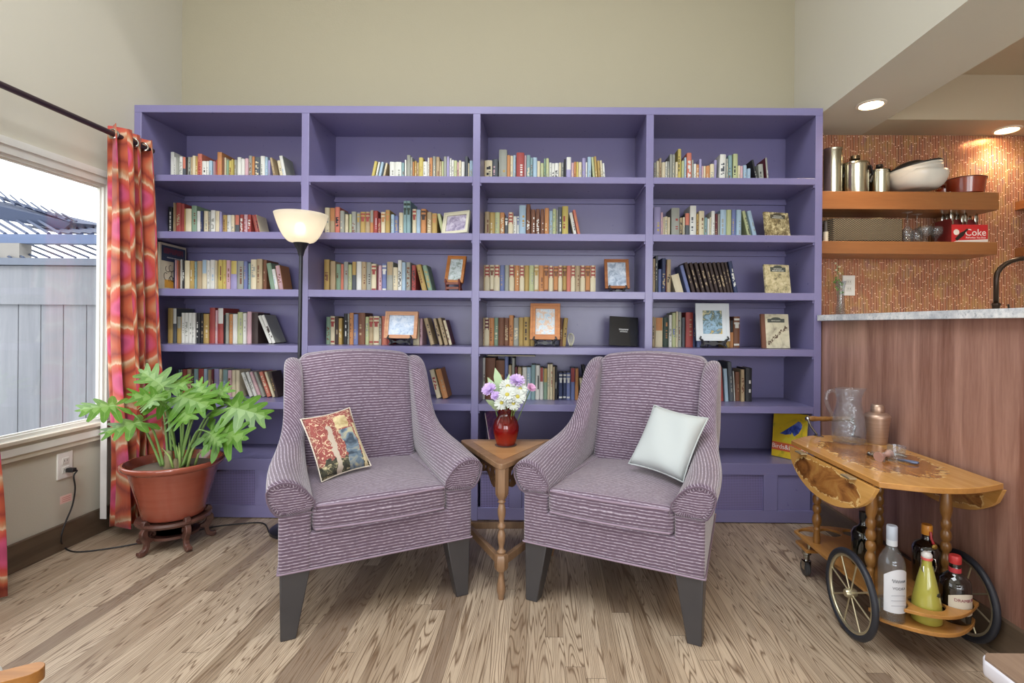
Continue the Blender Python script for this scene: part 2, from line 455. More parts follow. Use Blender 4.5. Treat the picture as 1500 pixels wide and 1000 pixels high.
for i in range(16):
    s0 = pl(-60+i*19, 377, 4.9); s1 = pl(-110+i*19, 357, 5.6)
    MB().tube([s0, s1], .011, 4).build('slat', M_PERG, pg)
q = [pl(-60, 288, 5.6), pl(105, 326, 5.6), pl(92, 336, 5.6), pl(-60, 312, 5.6)]
hb = MB(); hb.add([*q, *[p+Vector((0, .5, .06)) for p in q]], [(0,1,2,3),(7,6,5,4),(0,4,5,1),(1,5,6,2),(2,6,7,3),(3,7,4,0)])
hb.build('roof_panel', M_PERG, pg)
rb = MB(); rb.tube([pl(-60, 268, 6.2), pl(104, 325, 5.6)], .02, 4)
rb.build('ridge_rail', M_PERG, pg)
for i in range(9):
    s0 = pl(-30+i*15, 270+i*5.3, 6.2); s1 = pl(-8+i*15, 292+i*4, 5.6)
    MB().tube([s0, s1], .012, 4).build('rafter', M_PERG, pg)

# curtain rod
M_ROD = pm('4a3c44', .35, .6)
rx = -2.03
r0 = atX(186, 205, rx)
rod = thing('curtain_rod', 'dark round metal curtain rod above the window', 'curtain rod', (rx, 1, r0.z))
MB().tube([(0, -2.4, 0), (0, r0.y+.16-1, 0)], .0125, 12).build('pole', M_ROD, rod)
MB().tube([(0, -.17, 0), (0, -.13, 0)], .016, 12).build('collar', M_ROD, rod)
for yy in (-2.2, r0.y+.12-1): MB().tube([(0, yy, 0), (XL-rx, yy, 0)], .008, 8).build('bracket', M_ROD, rod)
# ------------------------------------------------------------------ curtains
def m_curtain():
    t = NT('ikat_curtain'); uv = t.coord('UV'); u, v, _ = t.xyz(uv)
    nz = t.n('ShaderNodeTexNoise', inp={'Vector': uv, 'Scale': 7.0, 'Detail': 3.0}).outputs[0]
    st = t.noise(t.scale(uv, (150, 10, 1)), 1.0, 2, .6)
    w = t.math('ADD', t.math('MULTIPLY', t.math('SUBTRACT', nz, .5), .05), t.math('MULTIPLY', t.math('SUBTRACT', st, .5), .012))
    uu = t.math('ADD', u, w); vv = t.math('ADD', v, t.math('MULTIPLY', w, 1.5))
    a = t.math('COSINE', t.math('MULTIPLY', uu, 2*pi/.27)); b = t.math('COSINE', t.math('MULTIPLY', vv, 2*pi/.36))
    s = t.math('MULTIPLY', a, b)                     # staggered medallions at +1
    k = t.math('MULTIPLY_ADD', t.math('ADD', a, t.math('MULTIPLY', b, 1.25)), .22, .5)
    k2 = t.math('MULTIPLY_ADD', t.math('SUBTRACT', 0, t.math('ADD', a, t.math('MULTIPLY', b, 1.25))), .22, .5)
    m = t.math('MAXIMUM', k, k2)
    c = t.ramp(m, [(.5, '7e2818'), (.59, 'a84a2a'), (.67, 'a8724e'), (.74, 'bfa488'), (.78, 'b45438'), (.88, 'a83430'), (.95, 'b44468'), (1, '9a3458')])
    t.set(col=c, rough=.8); t.b.inputs['Sheen Weight'].default_value = .15
    t.bump(st, .1, .002); return t.m
M_CURT = m_curtain()
M_STEEL = pm('b8b6ae', .22, 1)
def curtain(name, label, y0, y1, ztop, zbot, rows, per, a_top, a_bot, x_top, x_bot, ph, dy=0, u_len=.95):
    cols = per*20; b = MB(); vs = []; fs = []; uvs = []
    for j in range(rows+1):
        f = j/rows; z = ztop+(zbot-ztop)*f; A = a_top+(a_bot-a_top)*f**.7; xc = x_top+(x_bot-x_top)*f
        for i in range(cols+1):
            u = i/cols
            w = sin(2*pi*per*u+ph+.25*sin(3*f+u*5))
            w = (abs(w)**.75)*(1 if w > 0 else -1)
            x = xc+A*w*(.8+.35*sin(5*u+1.3+f))+.012*sin(9*f+7*u)*f
            y = y0+(y1-y0)*u+dy*f*u+.018*sin(2*(2*pi*per*u+ph))*(1-.4*f)
            vs.append((x, y, z))
    for j in range(rows):
        for i in range(cols):
            fs.append((j*(cols+1)+i, j*(cols+1)+i+1, (j+1)*(cols+1)+i+1, (j+1)*(cols+1)+i))
            q = [(i, j), (i+1, j), (i+1, j+1), (i, j+1)]
            uvs.append([(k/cols*u_len, (ztop+(zbot-ztop)*l/rows)) for k, l in q])
    t = thing(name, label, 'curtain', (0, 0, 0), 0, 'orange patterned window curtains')
    b.add(vs, fs, 0, uvs); o = b.build('panel', M_CURT, t, sharp=None)
    s = o.modifiers.new('thick', 'SOLIDIFY'); s.thickness = .0025
    MB().box((XL+.03, y0+.035, zbot+.03), (XL+.06, y0+.038, zbot+.56)).build('lining', pm('d6d4d4', .8), t)
    return t
ct = curtain('curtain', 'orange and pink patterned curtain gathered beside the purple bookcase', 2.375, 2.59, r0.z+.045, .045, 40, 3, .036, .074, -2.035, -1.985, 2.5, .0, .8)
for yy in (2.372, 2.43, 2.49, 2.55):
    g = MB(); g.tube([(rx+.021*cos(a), yy+.004*cos(2*a), r0.z+.021*sin(a)) for a in [2*pi*i/16 for i in range(16)]], .004, 6, closed=True); g.build('grommet', M_STEEL, ct)
curtain('curtain', 'orange patterned curtain edge at the camera end of the curtain rod', 1.45, 1.745, r0.z+.045, .02, 30, 4, .03, .06, -2.03, -1.985, .6, .075)

# ------------------------------------------------------------------ the bookcase
def m_purple():
    t = NT('purple_paint'); c = t.coord(); n = t.noise(c, 40, 3)
    t.set(col='767199', rough=t.math('MULTIPLY_ADD', n, .12, .24), spec=.5); t.bump(t.noise(c, 220, 2), .05, .002); return t.m
M_PURP = m_purple()
def m_grille():
    t = NT('purple_woven_grille'); x, y, z = t.xyz(t.coord()); p = .0165
    a = t.math('SINE', t.math('MULTIPLY', x, 2*pi/p)); b = t.math('SINE', t.math('MULTIPLY', z, 2*pi/p))
    k = t.math('MULTIPLY', a, b); hole = t.math('GREATER_THAN', t.math('ABSOLUTE', k), .62)
    t.set(col=t.mix(hole, '8279a6', '1c1830'), rough=.35); t.bump(t.math('ABSOLUTE', k), -.6, .004); return t.m
M_GRILLE = m_grille()
BX = [-2.142, -2.105, -1.2747, -1.2358, -.3902, -.3526, .4995, .538, 1.3653, 1.402]
SZ = [(2.091, 2.129), (1.737, 1.770), (1.4415, 1.4775), (1.1447, 1.182), (.857, .893), (.5644, .5996)]
BZ = (.248, .3063)
bc = thing('bookcase', 'purple painted built-in bookcase filling the back wall', 'bookcase', (0, YF, 0))
YD = YB-YF-.001
for k in range(5):
    MB().box((BX[2*k], 0, .0), (BX[2*k+1], YD, SZ[0][0])).build('upright', M_PURP, bc, bevel=.0015)
MB().box((BX[0], 0, SZ[0][0]), (BX[9], YD, SZ[0][1])).build('top_board', M_PURP, bc, bevel=.0015)
MB().box((BX[0], YD-.008, .02), (BX[9], YD, SZ[0][0])).build('back_panel', M_PURP, bc)
for k in range(4):
    x0, x1 = BX[2*k+1], BX[2*k+2]
    for z0, z1 in SZ[1:]:
        MB().box((x0, .0008, z0), (x1, YD-.008, z1)).box((x0, YD-.026, z0-.03), (x1, YD-.008, z0)).box((x0, .006, z0-.014), (x0+.006, YD-.026, z0)).box((x1-.006, .006, z0-.014), (x1, YD-.026, z0)).build('shelf', M_PURP, bc, bevel=.0012)
    MB().box((x0, .001, BZ[0]), (x1, YD-.008, BZ[1])).build('bench_shelf', M_PURP, bc, bevel=.0012)
# base: rails, stiles, woven grilles and plain panels
zt, zb_ = BZ[0], .066
for k in range(4):
    MB().box((BX[2*k+1], .001, .004), (BX[2*k+2], .02, zb_)).build('bottom_rail', M_PURP, bc, bevel=.0015)
ops = [(207, 373, 1), (391, 437, 0), (455, 570, 0), (588, 687, 1), (704, 746, 1), (764, 940, 0), (968, 1119, 1), (1139, 1188, 0)]
ox = [(at(a, 715, YF).x, at(b2, 715, YF).x, g) for a, b2, g in ops]
for (a, b2, g) in ox:
    MB().box((a-.002, .012, zb_), (b2+.002, .018, zt)).build('grille' if g else 'base_panel', M_GRILLE if g else M_PURP, bc)
for (a, b2, g), (c2, d2, g2) in zip(ox, ox[1:]):
    if not any(abs((b2+c2)/2-(BX[2*k]+BX[2*k+1])/2) < .04 for k in range(5)):
        MB().box((b2, .001, zb_), (c2, .02, zt)).build('base_stile', M_PURP, bc, bevel=.0015)

# ------------------------------------------------------------------ books
PAL = dict(W=('d9d9cf', 'white'), C=('d8cba4', 'cream'), T=('b39b72', 'tan'), B=('7d4b30', 'brown'), D=('3f2c28', 'dark brown'), K=('26272c', 'black'),
           G=('9a9c90', 'grey'), S=('50565e', 'slate grey'), R=('ab4039', 'red'), O=('c88246', 'orange'), P=('cfa3ab', 'pink'), Y=('c9b354', 'yellow'),
           M=('b8964a', 'mustard'), L=('b5bd84', 'pale green'), E=('7d9c80', 'green'), N=('2f4438', 'dark green'), A=('7fa3a6', 'teal'), U=('6c7ab0', 'blue'),
           V=('2f3c66', 'navy'), H=('9fbcd0', 'light blue'), X=('9c94c4', 'lavender'), J=('d6735a', 'coral'), Q=('6e2430', 'maroon'))
def mute(h, f=.16):
    v = [int(h[i:i+2], 16) for i in (0, 2, 4)]; g = .3*v[0]+.59*v[1]+.11*v[2]
    return '%02x%02x%02x' % tuple(int((c+(g-c)*f)*.97) for c in v)
BM = {k: pm(mute(v[0]), .6) for k, v in PAL.items()}
M_PAGE = pm('d6ccb0', .8); BM['z'] = M_PAGE
YBK = 2.80
# cell: bay, row, crop origin x, origin y, scale, then "x0,x1,top,colours[,tilt[,style]]"; colours = spine, second, cover
CELLS = [
(0, 0, 240, 210, 7.5, "75,112,95,W 113,149,150,WK 150,170,145,G 171,205,145,W 207,245,150,SJ,,h 249,262,150,D 263,295,150,GK 297,314,150,T 315,349,135,C 350,371,140,M 372,418,115,JR 420,465,195,WK 467,495,195,W 496,530,190,H 545,569,195,P 570,587,180,R 588,637,97,OJ 640,665,150,B 667,689,155,C 690,714,185,E 716,744,190,Y 745,773,175,Y 775,800,180,G 808,849,152,W 851,889,170,W 891,932,165,P 934,967,135,G 970,998,145,O 1000,1060,150,SC 1062,1110,140,W 1112,1142,150,H 1145,1168,185,X 1198,1222,155,T,-38 1262,1295,190,CK,-52 1300,1340,135,WHG,-56"),
(0, 1, 240, 295, 7.5, "47,90,60,KW 105,135,15,T 137,188,15,R 190,225,25,R 226,238,80,M 240,304,80,C 306,362,47,E 366,401,105,W 403,439,105,V 441,487,105,C 490,515,110,G 517,565,97,W 568,610,105,C 612,645,115,X 650,694,150,M 696,739,150,W 741,781,150,C 783,830,150,SJ,,h 836,874,145,RW 881,919,145,PR 923,958,145,RW 1000,1022,148,RB,-42 1026,1058,145,RKC,-46"),
(0, 2, 230, 345, 7.14, "165,184,250,V 187,207,255,P 209,221,260,J 223,245,260,B 247,264,250,W 266,289,255,KW 291,344,262,C 346,390,265,M 393,415,270,A 420,470,265,T 473,520,255,CH,,h 523,555,260,W 558,604,255,WH 608,639,260,C 642,684,255,Y 687,724,255,YO 726,770,258,P 772,836,265,XY,,h 839,904,265,G 907,952,270,U 956,979,290,A 982,1040,250,C 1043,1109,245,TB 1112,1148,255,B 1168,1216,285,E,-48 1228,1262,350,WH,-58 1272,1322,315,PBO,-92"),
(0, 3, 240, 445, 7.5, "45,99,45,M 101,140,50,SW,,h 146,193,140,MG,,h 195,231,98,WG 233,271,98,WG 273,311,98,WG 313,355,98,WG 358,404,100,KW 406,434,100,K 437,495,110,M 504,564,42,R 567,591,70,P 594,655,47,RW,,h 660,676,120,K 679,714,100,G 720,756,112,OT 758,807,112,W 812,867,90,L 870,914,102,W 918,964,85,P 967,1036,100,D 1108,1142,125,W,-132 1150,1192,120,WDG,-132"),
(0, 4, 250, 530, 8.33, "70,94,90,K 96,119,95,A 121,145,95,G 147,195,90,R 200,250,90,T 255,283,90,D 286,335,85,A 340,400,85,R 405,455,85,H 458,495,95,T 498,529,90,Q 531,590,85,X 593,635,90,C 640,694,95,AH 698,745,100,P 749,794,100,C 798,838,100,C 965,1005,125,W,-112 1022,1060,120,W,-112 1070,1108,118,P,-112 1120,1155,118,G,-110 1180,1225,115,J,-108 1245,1275,118,C,-105 1284,1318,118,DMD,-90"),
(1, 0, 540, 225, 9.375, "55,95,105,Y,60 108,135,115,W,55 150,185,117,H,55 200,228,125,CTT,36 290,360,115,W 362,451,115,W 453,489,125,A 497,525,85,W 528,575,20,G 577,604,50,G 606,628,110,O 630,659,100,M 661,689,125,T 691,748,55,YM 750,808,110,W 811,835,55,W 838,875,55,O 880,921,38,G 928,975,45,T 978,1002,105,T 1005,1030,105,L 1034,1072,40,G 1074,1108,38,X 1112,1140,65,W 1142,1171,88,W 1173,1213,95,L 1215,1239,120,P 1241,1270,95,C 1275,1318,112,W 1325,1366,38,S 1367,1385,130,C 1388,1432,97,H"),
(1, 1, 470, 290, 6.52, "38,84,92,C 87,134,95,TO,,h 137,180,87,JK 184,230,122,G 232,262,155,C 272,292,155,L 294,337,130,G 343,376,140,GM,,b 379,425,132,MR,,b 427,470,132,TR,,b 472,502,117,OG,,h 505,543,122,RP 547,571,195,R 575,615,135,CO,,b 618,660,115,MO,,b 670,702,157,H 705,741,170,U 748,787,140,C 790,820,28,AN,,b 822,857,28,AN,,b 875,912,105,CR,,b 915,953,112,H 957,1005,105,OD,,b 1015,1059,135,T 1062,1110,147,MO,,b 1150,1182,147,L,-44"),
(1, 2, 470, 370, 6.52, "32,82,65,M 90,143,82,T 148,190,110,E 192,217,110,J 219,260,88,G 263,297,115,L 299,339,88,SM,,h 342,388,85,W 390,434,88,T 437,482,92,GD 484,530,108,CR,,b 535,549,130,Q 551,581,122,P 585,628,105,UW,,b 632,690,88,GT,,h 692,734,140,C 737,773,72,WK 776,811,92,H 817,856,92,G 870,906,120,RK 968,1015,110,M,-60 1026,1068,118,EME,-58"),
(1, 3, 470, 450, 6.82, "55,95,95,E 97,140,88,CR,,b 142,176,95,DT 178,212,108,M 230,265,62,KW 267,285,65,GK 287,326,55,O 328,372,68,U 375,442,55,B 447,480,95,L 482,524,90,TR,,b 527,583,88,CR,,b 586,608,105,G 610,662,88,J 664,700,110,R 925,985,112,C 988,1015,110,P 1098,1138,105,TD,-74 1190,1222,115,TD,-100 1240,1276,112,TD,-110 1284,1318,130,CQQ,-86"),
(1, 4, 440, 430, 5.555, "1112,1150,615,CR,-64 1162,1208,610,OTO,-72"),
(2, 0, 700, 215, 7.5, "30,79,150,T 82,158,150,CK 160,221,137,SP 233,320,32,GM 322,356,92,O 358,387,98,C 389,418,92,H 425,510,65,RW 512,533,95,P 537,577,92,A 579,603,120,A 605,652,118,H 654,686,157,C 690,724,180,L 726,749,130,E 751,782,127,L 784,811,175,W 813,842,182,WK 844,890,180,WK 893,915,175,CK 917,942,175,GK 950,970,135,K 973,1027,115,XW,,h 1029,1055,175,P 1057,1081,165,O 1083,1106,165,Y 1108,1142,170,C 1146,1184,125,X 1186,1203,170,W 1206,1247,112,H 1262,1288,112,L,-18 1292,1318,105,M,-22 1322,1348,150,M,-22 1350,1374,150,C,-22 1376,1398,180,W,-18"),
(2, 1, 705, 295, 9.375, "48,115,140,T 118,188,150,M 190,256,150,L 259,319,152,O 325,368,215,SW,,b 372,440,150,CR,,r 443,488,205,W 492,520,205,WU,,b 523,613,55,HM 620,676,40,BW 685,745,110,BW 752,805,105,BW 815,866,105,BW 872,932,92,O 935,980,130,H 982,1031,102,LE 1034,1055,115,G 1057,1106,78,SW 1112,1196,65,YR 1268,1312,150,WS,-62 1322,1362,115,JO,-80"),
(2, 2, 700, 370, 6.52, "20,63,118,T 65,115,118,CR,,r 117,155,118,CB,,b 157,210,118,CR,,r 213,257,120,U 259,298,120,G 300,350,118,CR,,r 353,397,122,O 400,445,122,CR,,r 447,490,122,M 492,536,122,L 540,581,118,CM,,b 583,630,122,O 632,676,122,OB,,b 678,722,125,CR,,r 725,768,130,OB,,b 770,808,122,CR,,r 810,849,125,MB,,b 851,888,125,J 890,932,122,CR,,r 935,976,125,T 978,1027,122,CR,,r 1031,1073,125,OB,,b 1076,1127,122,CR,,r"),
(2, 3, 700, 440, 6.25, "22,60,158,T 62,106,158,CQ,,r 108,150,160,O 152,187,158,E 189,240,158,B 243,285,160,BT 288,327,135,O 329,375,158,G 377,420,155,M 423,475,152,MD 477,520,160,M 752,778,160,BT 768,806,158,MK,22"),
(2, 4, 700, 515, 8.33, "40,55,195,A 60,88,75,WK 95,214,75,BM 222,326,105,BO 330,372,60,UV 376,412,165,TK 418,450,75,GK 453,482,185,QT 490,535,190,TQ 545,598,190,W 601,650,190,HW 653,702,160,A 705,757,165,WK 760,800,195,WR,,h 804,850,205,EM,,h 852,880,155,C 882,915,155,CR 918,941,185,T 946,970,185,KW 990,1036,255,VW,,b 1041,1083,255,VW,,b 1086,1130,255,UW,,b 1134,1186,200,UR,,h 1190,1230,205,OM 1265,1300,320,CK,-28 1318,1350,170,KG,-62"),
(3, 0, 955, 215, 8.33, "25,56,195,G 58,87,172,C 89,118,140,T 120,165,190,C 167,186,180,W 188,213,180,G 218,250,92,G 252,286,95,G 290,317,185,C 319,358,27,YK 366,395,170,L 397,422,130,H 428,485,75,JW 487,508,160,G 512,543,208,W 545,576,215,O 578,607,150,X 609,631,235,P 633,658,235,C 661,708,232,O 711,760,210,C 768,802,160,X,32 832,904,92,WS,8 908,931,145,G 934,980,105,A 992,1050,87,LK 1053,1079,230,C 1081,1111,235,P 1115,1165,225,H 1168,1205,265,H 1266,1290,155,KG,-50 1294,1350,210,GK,-14 1390,1416,135,GWQ,-46"),
(3, 1, 955, 295, 7.14, "22,92,60,XY 94,117,115,P 118,133,165,C 135,165,158,C 168,190,165,C 205,290,68,GR 293,325,170,TK 327,345,165,C 347,395,125,SJ,,h 400,465,45,WS 468,490,130,M 493,551,100,CB 554,579,170,A 581,603,180,W 605,623,165,C 625,660,100,W 662,690,130,Q 692,712,130,G 718,778,88,H 780,832,88,L 835,885,88,U 887,936,88,H 1002,1038,95,LK,-64 1058,1098,95,H,-68"),
(3, 2, 955, 370, 6.82, "10,35,60,T 38,62,30,SW 66,97,165,U 101,140,55,V 143,148,120,R 150,190,68,TK 238,318,208,C,-52 350,386,130,U,-108 402,436,103,DT,-120 452,484,103,DT,-112 502,534,100,DT,-106 552,584,98,DT,-102 598,630,96,DT,-96 644,674,94,DT,-90 686,716,92,DT,-84 724,752,92,DT,-78 760,788,92,DT,-74 794,816,92,DT,-70 826,864,82,VW,-66"),
(3, 3, 955, 440, 6.82, "5,34,165,TK 37,108,172,CO,,h 112,166,170,NO 172,201,145,W 204,241,125,LU 243,262,110,C 264,296,115,G 302,331,170,S 340,412,118,R 415,434,130,V 455,510,300,U 725,778,300,M 781,816,200,OK,,h 819,880,160,BW,,b"),
(3, 4, 1035, 525, 14.29, "158,255,200,MB,-44 270,364,165,R,-56 395,470,210,H,-46 490,574,70,SG,-52 588,606,262,W,-34 614,700,280,B,-12 728,802,230,T,-8 818,955,200,KW,0"),
]
BAYN = ['curtain bay', 'lamp bay', 'vase bay', 'counter bay']
ROWN = ['top shelf', 'second shelf', 'third shelf', 'fourth shelf', 'fifth shelf']
ORD = 'first second third fourth fifth sixth seventh eighth ninth tenth eleventh twelfth thirteenth fourteenth fifteenth sixteenth seventeenth eighteenth nineteenth twentieth'.split()
ORD += ['twenty-'+w for w in ORD[:9]]+['thirtieth']+['thirty-'+w for w in ORD[:9]]
def book_mesh(mb, t, H, D, M, cols, style, r, base):
    """one book: spine to the front (-y), boards, recessed page block, marks on the spine; base = first material slot"""
    k = .0016 if t > .008 else .0008; rec = .003
    c1, c2, cv, pg = base, base+1, base+2, base+3
    mb.box((0, .001, 0), (k, D, H), cv, M); mb.box((t-k, .001, 0), (t, D, H), cv, M)
    mb.box((k, .002, rec*.6), (t-k, D-rec, H-rec), pg, M)
    bul = min(.003, t*.12)
    xs = [0, t*.2, t*.5, t*.8, t]; ys = [.002, -bul*.7, -bul, -bul*.7, .002]
    rows = 16 if style != 't' else 30; vs = []; fs = []; ms = []
    for j in range(rows+1):
        for x, y in zip(xs, ys): vs.append((x, y, H*j/rows))
    t0, t1 = r.randint(5, 10), r.randint(17, 25); ci = r.choice(((1,), (2,), (1, 2)))
    for j in range(rows):
        for i in range(4):
            m = c1
            if style == 'h': m = c2 if j >= 9 else c1
            elif style == 'b': m = c2 if j in (12, 14) or (10 <= j <= 11 and i in (1, 2)) or j == 1 else c1
            elif style == 'r':
                if j >= 9: m = c2 if not (i in (1, 2) and j in (9, 11, 13, 15)) else c1
            elif style == 't' and t > .006:
                if t0 <= j < t1 and i in ci and r.random() < .5: m = c2
            fs.append((j*5+i, j*5+i+1, (j+1)*5+i+1, (j+1)*5+i)); ms.append(m)
    n0 = len(mb.f); mb.add(vs, fs, 0, None, M)
    for q, m in enumerate(ms): mb.m[n0+q] = m
BOOKS = []
for bay, row, ox_, oy_, sc_, txt in CELLS:
    front = SZ[row+1][1]
    for k, e in enumerate(txt.split()):
        p = e.split(','); x0, x1, top = float(p[0]), float(p[1]), float(p[2]); cols = p[3]
        tilt = float(p[4]) if len(p) > 4 and p[4] else 0; style = p[5] if len(p) > 5 else ''
        BOOKS.append(dict(bay=bay, row=row, n=k, x0=ox_+x0/sc_, x1=ox_+x1/sc_, top=oy_+top/sc_, tilt=tilt/sc_, c=cols, st=style, z=front))
def dark(c): return c in 'BDKSRNVQU'
last = {}
for q in BOOKS:
    r = random.Random(q['bay']*7919+q['row']*101+q['n'])
    Yb = YBK+r.uniform(-.006, .012)
    a = at(q['x0'], q['top'], Yb); b2 = at(q['x1'], q['top'], Yb)
    Hraw = max(.07, a.z-q['z'])
    Hraw = min(Hraw, SZ[q['row']][0]-q['z']-.006)
    dx = at(q['x0']+q['tilt'], q['top'], Yb).x-a.x
    # at rows above the eye the shelf edge hides the foot of the book: carry the lean down to the true base
    hid = max(0, (Yb/YF-1)*(q['z']-1.01)) if q['z'] > 1.01 else 0
    if dx: dx *= Hraw/max(.05, Hraw-hid)
    th = math.atan2(dx, Hraw)
    w = (b2.x-a.x)*cos(th) if dx else b2.x-a.x
    q['w'] = max(.0045, w-.0007); q['H'] = Hraw/cos(th)-(w*abs(sin(th)) if dx else 0)
    xl = a.x-(dx*hid/Hraw if dx else 0)
    key = (q['bay'], q['row'])
    lim = BX[2*q['bay']+1]+.001
    q['X'] = max(xl, lim); q['th'] = th; q['Y'] = Yb
    q['D'] = min(2.955-Yb, max(.10, min(.165, q['H']*.72)))
    q['area'] = (q['x1']-q['x0'])*(q['H']*265)
    q['rnd'] = r
# keep neighbours apart
for bay in range(4):
    for row in range(5):
        L = [q for q in BOOKS if q['bay'] == bay and q['row'] == row]
        for p, q in zip(L, L[1:]):
            if p['th'] == 0 and q['th'] == 0:
                if q['X'] < p['X']+p['w']: p['w'] = max(.004, q['X']-p['X']-.0003)
            elif q['th'] < 0:
                if p['th'] < 0:
                    q['th'] = max(q['th'], p['th']); q['X'] = max(q['X'], p['X']+p['w']/cos(p['th'])+.0006)
                else:
                    q['X'] = max(q['X'], p['X']+p['w']+min(q['H']*cos(q['th']), p['H'])*math.tan(-q['th'])+.0006)
            elif p['th'] < 0 and q['th'] == 0: q['X'] = max(q['X'], p['X']+p['w']+.0006)
        for p, q in list(zip(L, L[1:]))[::-1]:
            if p['th'] > 0:
                if q['th'] > 0: p['th'] = min(p['th'], q['th']); p['X'] = min(p['X'], q['X']+q['w']-p['w']-q['w']/cos(q['th'])-.0006)
                elif q['th'] == 0: p['X'] = min(p['X'], q['X']-p['w']-min(p['H']*cos(p['th']), q['H'])*math.tan(p['th'])-.0006)
L300 = set(id(q) for q in sorted(BOOKS, key=lambda q: -q['area'])[:296])
cnt = {}
STUFF = MB(); SM = []; seen = set()
for q in BOOKS:
    cs = q['c']; c1 = cs[0]
    c2 = cs[1] if len(cs) > 1 else ('T' if dark(c1) else 'G' if c1 in 'WCLHX' else 'C' if q['n'] % 2 else 'B')
    cv = cs[2] if len(cs) > 2 else c1
    st = q['st'] or ('t' if (len(cs) > 1 or q['rnd'].random() < .7) else 'p')
    M = Ry(q['th']); th = q['th']
    # pivot: leaning left turns about the left foot, leaning right about the right foot
    if th > 0: M = T((q['w'], 0, 0)) @ Ry(th) @ T((-q['w'], 0, 0))
    n = q['n']
    siz = 'tall' if q['H'] > .2 else 'short' if q['H'] < .145 else ''
    wid = 'thick' if q['w'] > .03 else 'slim' if q['w'] < .014 else ''
    lean = 'leaning' if abs(th) > .06 else ''
    look = ' '.join(x for x in (siz, wid, lean, PAL[c1][1]) if x)
    lab = '%s book, %s from the window on %s of the %s' % (look, ORD[n], ROWN[q['row']], BAYN[q['bay']])
    pos = (q['X'], q['Y'], q['z']+.0004)
    if id(q) in L300:
        b = MB(); book_mesh(b, q['w'], q['H'], q['D'], M, cs, st, q['rnd'], 0)
        o = b.build('book', [BM[c1], BM[c2], BM[cv], M_PAGE], None, sharp=30)
        o.location = pos; tag(o, lab, 'book', 'books on the %s of the %s' % (ROWN[q['row']], BAYN[q['bay']]))
    else:
        base = len(SM); SM += [BM[c1], BM[c2], BM[cv], M_PAGE]
        book_mesh(STUFF, q['w'], q['H'], q['D'], T(pos) @ M, cs, st, q['rnd'], base)
uniq = []; mp = []
for m in SM:
    if m not in uniq: uniq.append(m)
    mp.append(uniq.index(m))
STUFF.m = [mp[i] for i in STUFF.m]
o = STUFF.build('slim_books', uniq, None, sharp=30)
tag(o, 'thinnest and smallest books standing in between the others along the shelves', 'books'); o['kind'] = 'stuff'
# ------------------------------------------------------------------ pictures, facing books and ornaments on the shelves
def m_pic(name, stops, scale=9, detail=5, dist=1.0, zgrad=None):
    t = NT(name); c = t.coord(); n = t.noise(c, scale, detail, .62, dist)
    if zgrad is not None:
        z = t.xyz(c)[2]; n = t.math('ADD', n, t.math('MULTIPLY', z, zgrad))
    t.set(col=t.ramp(n, stops), rough=.35); return t.m
def marks(mb, w, h, n, M, mi, seed=1):
    """a row of unreadable small strokes, as faint lettering shows in the photograph"""
    r = random.Random(seed); x = -w/2; cw = w/n
    for i in range(n):
        k = r.random(); a = x+i*cw; e = a+cw*.72
        mb.box((a, -h/2, 0), (a+cw*.22, h/2, .0004), mi, M)
        if k > .3: mb.box((a, h/2-h*.25, 0), (e, h/2, .0004), mi, M)
        if k > .55: mb.box((a, -h*.12, 0), (e, h*.12, .0004), mi, M)
        if k < .6: mb.box((e-cw*.22, -h/2, 0), (e, h/2, .0004), mi, M)
    return mb
M_OAKF = m_wood('frame_oak', 'a4622e', 'd08a4a', 'X', .35, 2.5); M_PINK_OAK = m_wood('frame_pale_oak', 'b07a58', 'd3a582', 'X', .4, 2.5)
M_DKFR = m_wood('frame_walnut', '7a4524', 'b07040', 'X', .3, 2.5); M_CREAMF = pm('cfcbb2', .45)
M_BLACK = pm('1f2024', .35); M_MAT = pm('c6ccd0', .7); M_REDW = m_wood('rosewood', '5c2c22', '8d5040', 'X', .35, 2)
def frame(label, c, w, h, bw, lean, yaw, fm, pic, mat=None, mw=0, dep=.016, name='framed_picture', roll=0):
    """picture standing on its lower edge at c (centre of that edge)"""
    t = thing(name, label, 'picture frame', c, 0, 'framed pictures on the bookcase'); t.rotation_mode = 'ZXY'
    t.matrix_world = T(c) @ Rz(yaw) @ Rx(-lean) @ Ry(roll); t.rotation_mode = 'XYZ'
    b = MB(); o = [(-w/2, 0), (w/2, 0), (w/2, h), (-w/2, h)]; i = [(-w/2+bw, bw), (w/2-bw, bw), (w/2-bw, h-bw), (-w/2+bw, h-bw)]
    b.prism(o, 0, dep, M=T((0, dep/2, 0)) @ RX90, holes=[i])
    e = bw*.45; j = [(-w/2+e, e), (w/2-e, e), (w/2-e, h-e), (-w/2+e, h-e)]
    b.prism(o, 0, .004, M=T((0, -dep/2, 0)) @ RX90, holes=[j])
    b.build('frame', fm, t, bevel=.0015)
    MB().box((-w/2+.002, dep/2-.006, .002), (w/2-.002, dep/2+.001, h-.002)).build('backing', pm('5a4a3c', .8), t)
    k = bw
    if mat:
        k = bw+mw; a = [(-w/2+bw, bw), (w/2-bw, bw), (w/2-bw, h-bw), (-w/2+bw, h-bw)]; q = [(-w/2+k, k), (w/2-k, k), (w/2-k, h-k), (-w/2+k, h-k)]
        MB().prism(a, 0, .002, M=T((0, dep/2-.006, 0)) @ RX90, holes=[q]).build('mat', mat, t)
    p = MB().box((-w/2+k-.001, -.0005, k-.001), (w/2-k+.001, .0005, h-k+.001))
    po = p.build('picture', pic, t); po.location = (0, dep/2-.0065, 0)
    return t
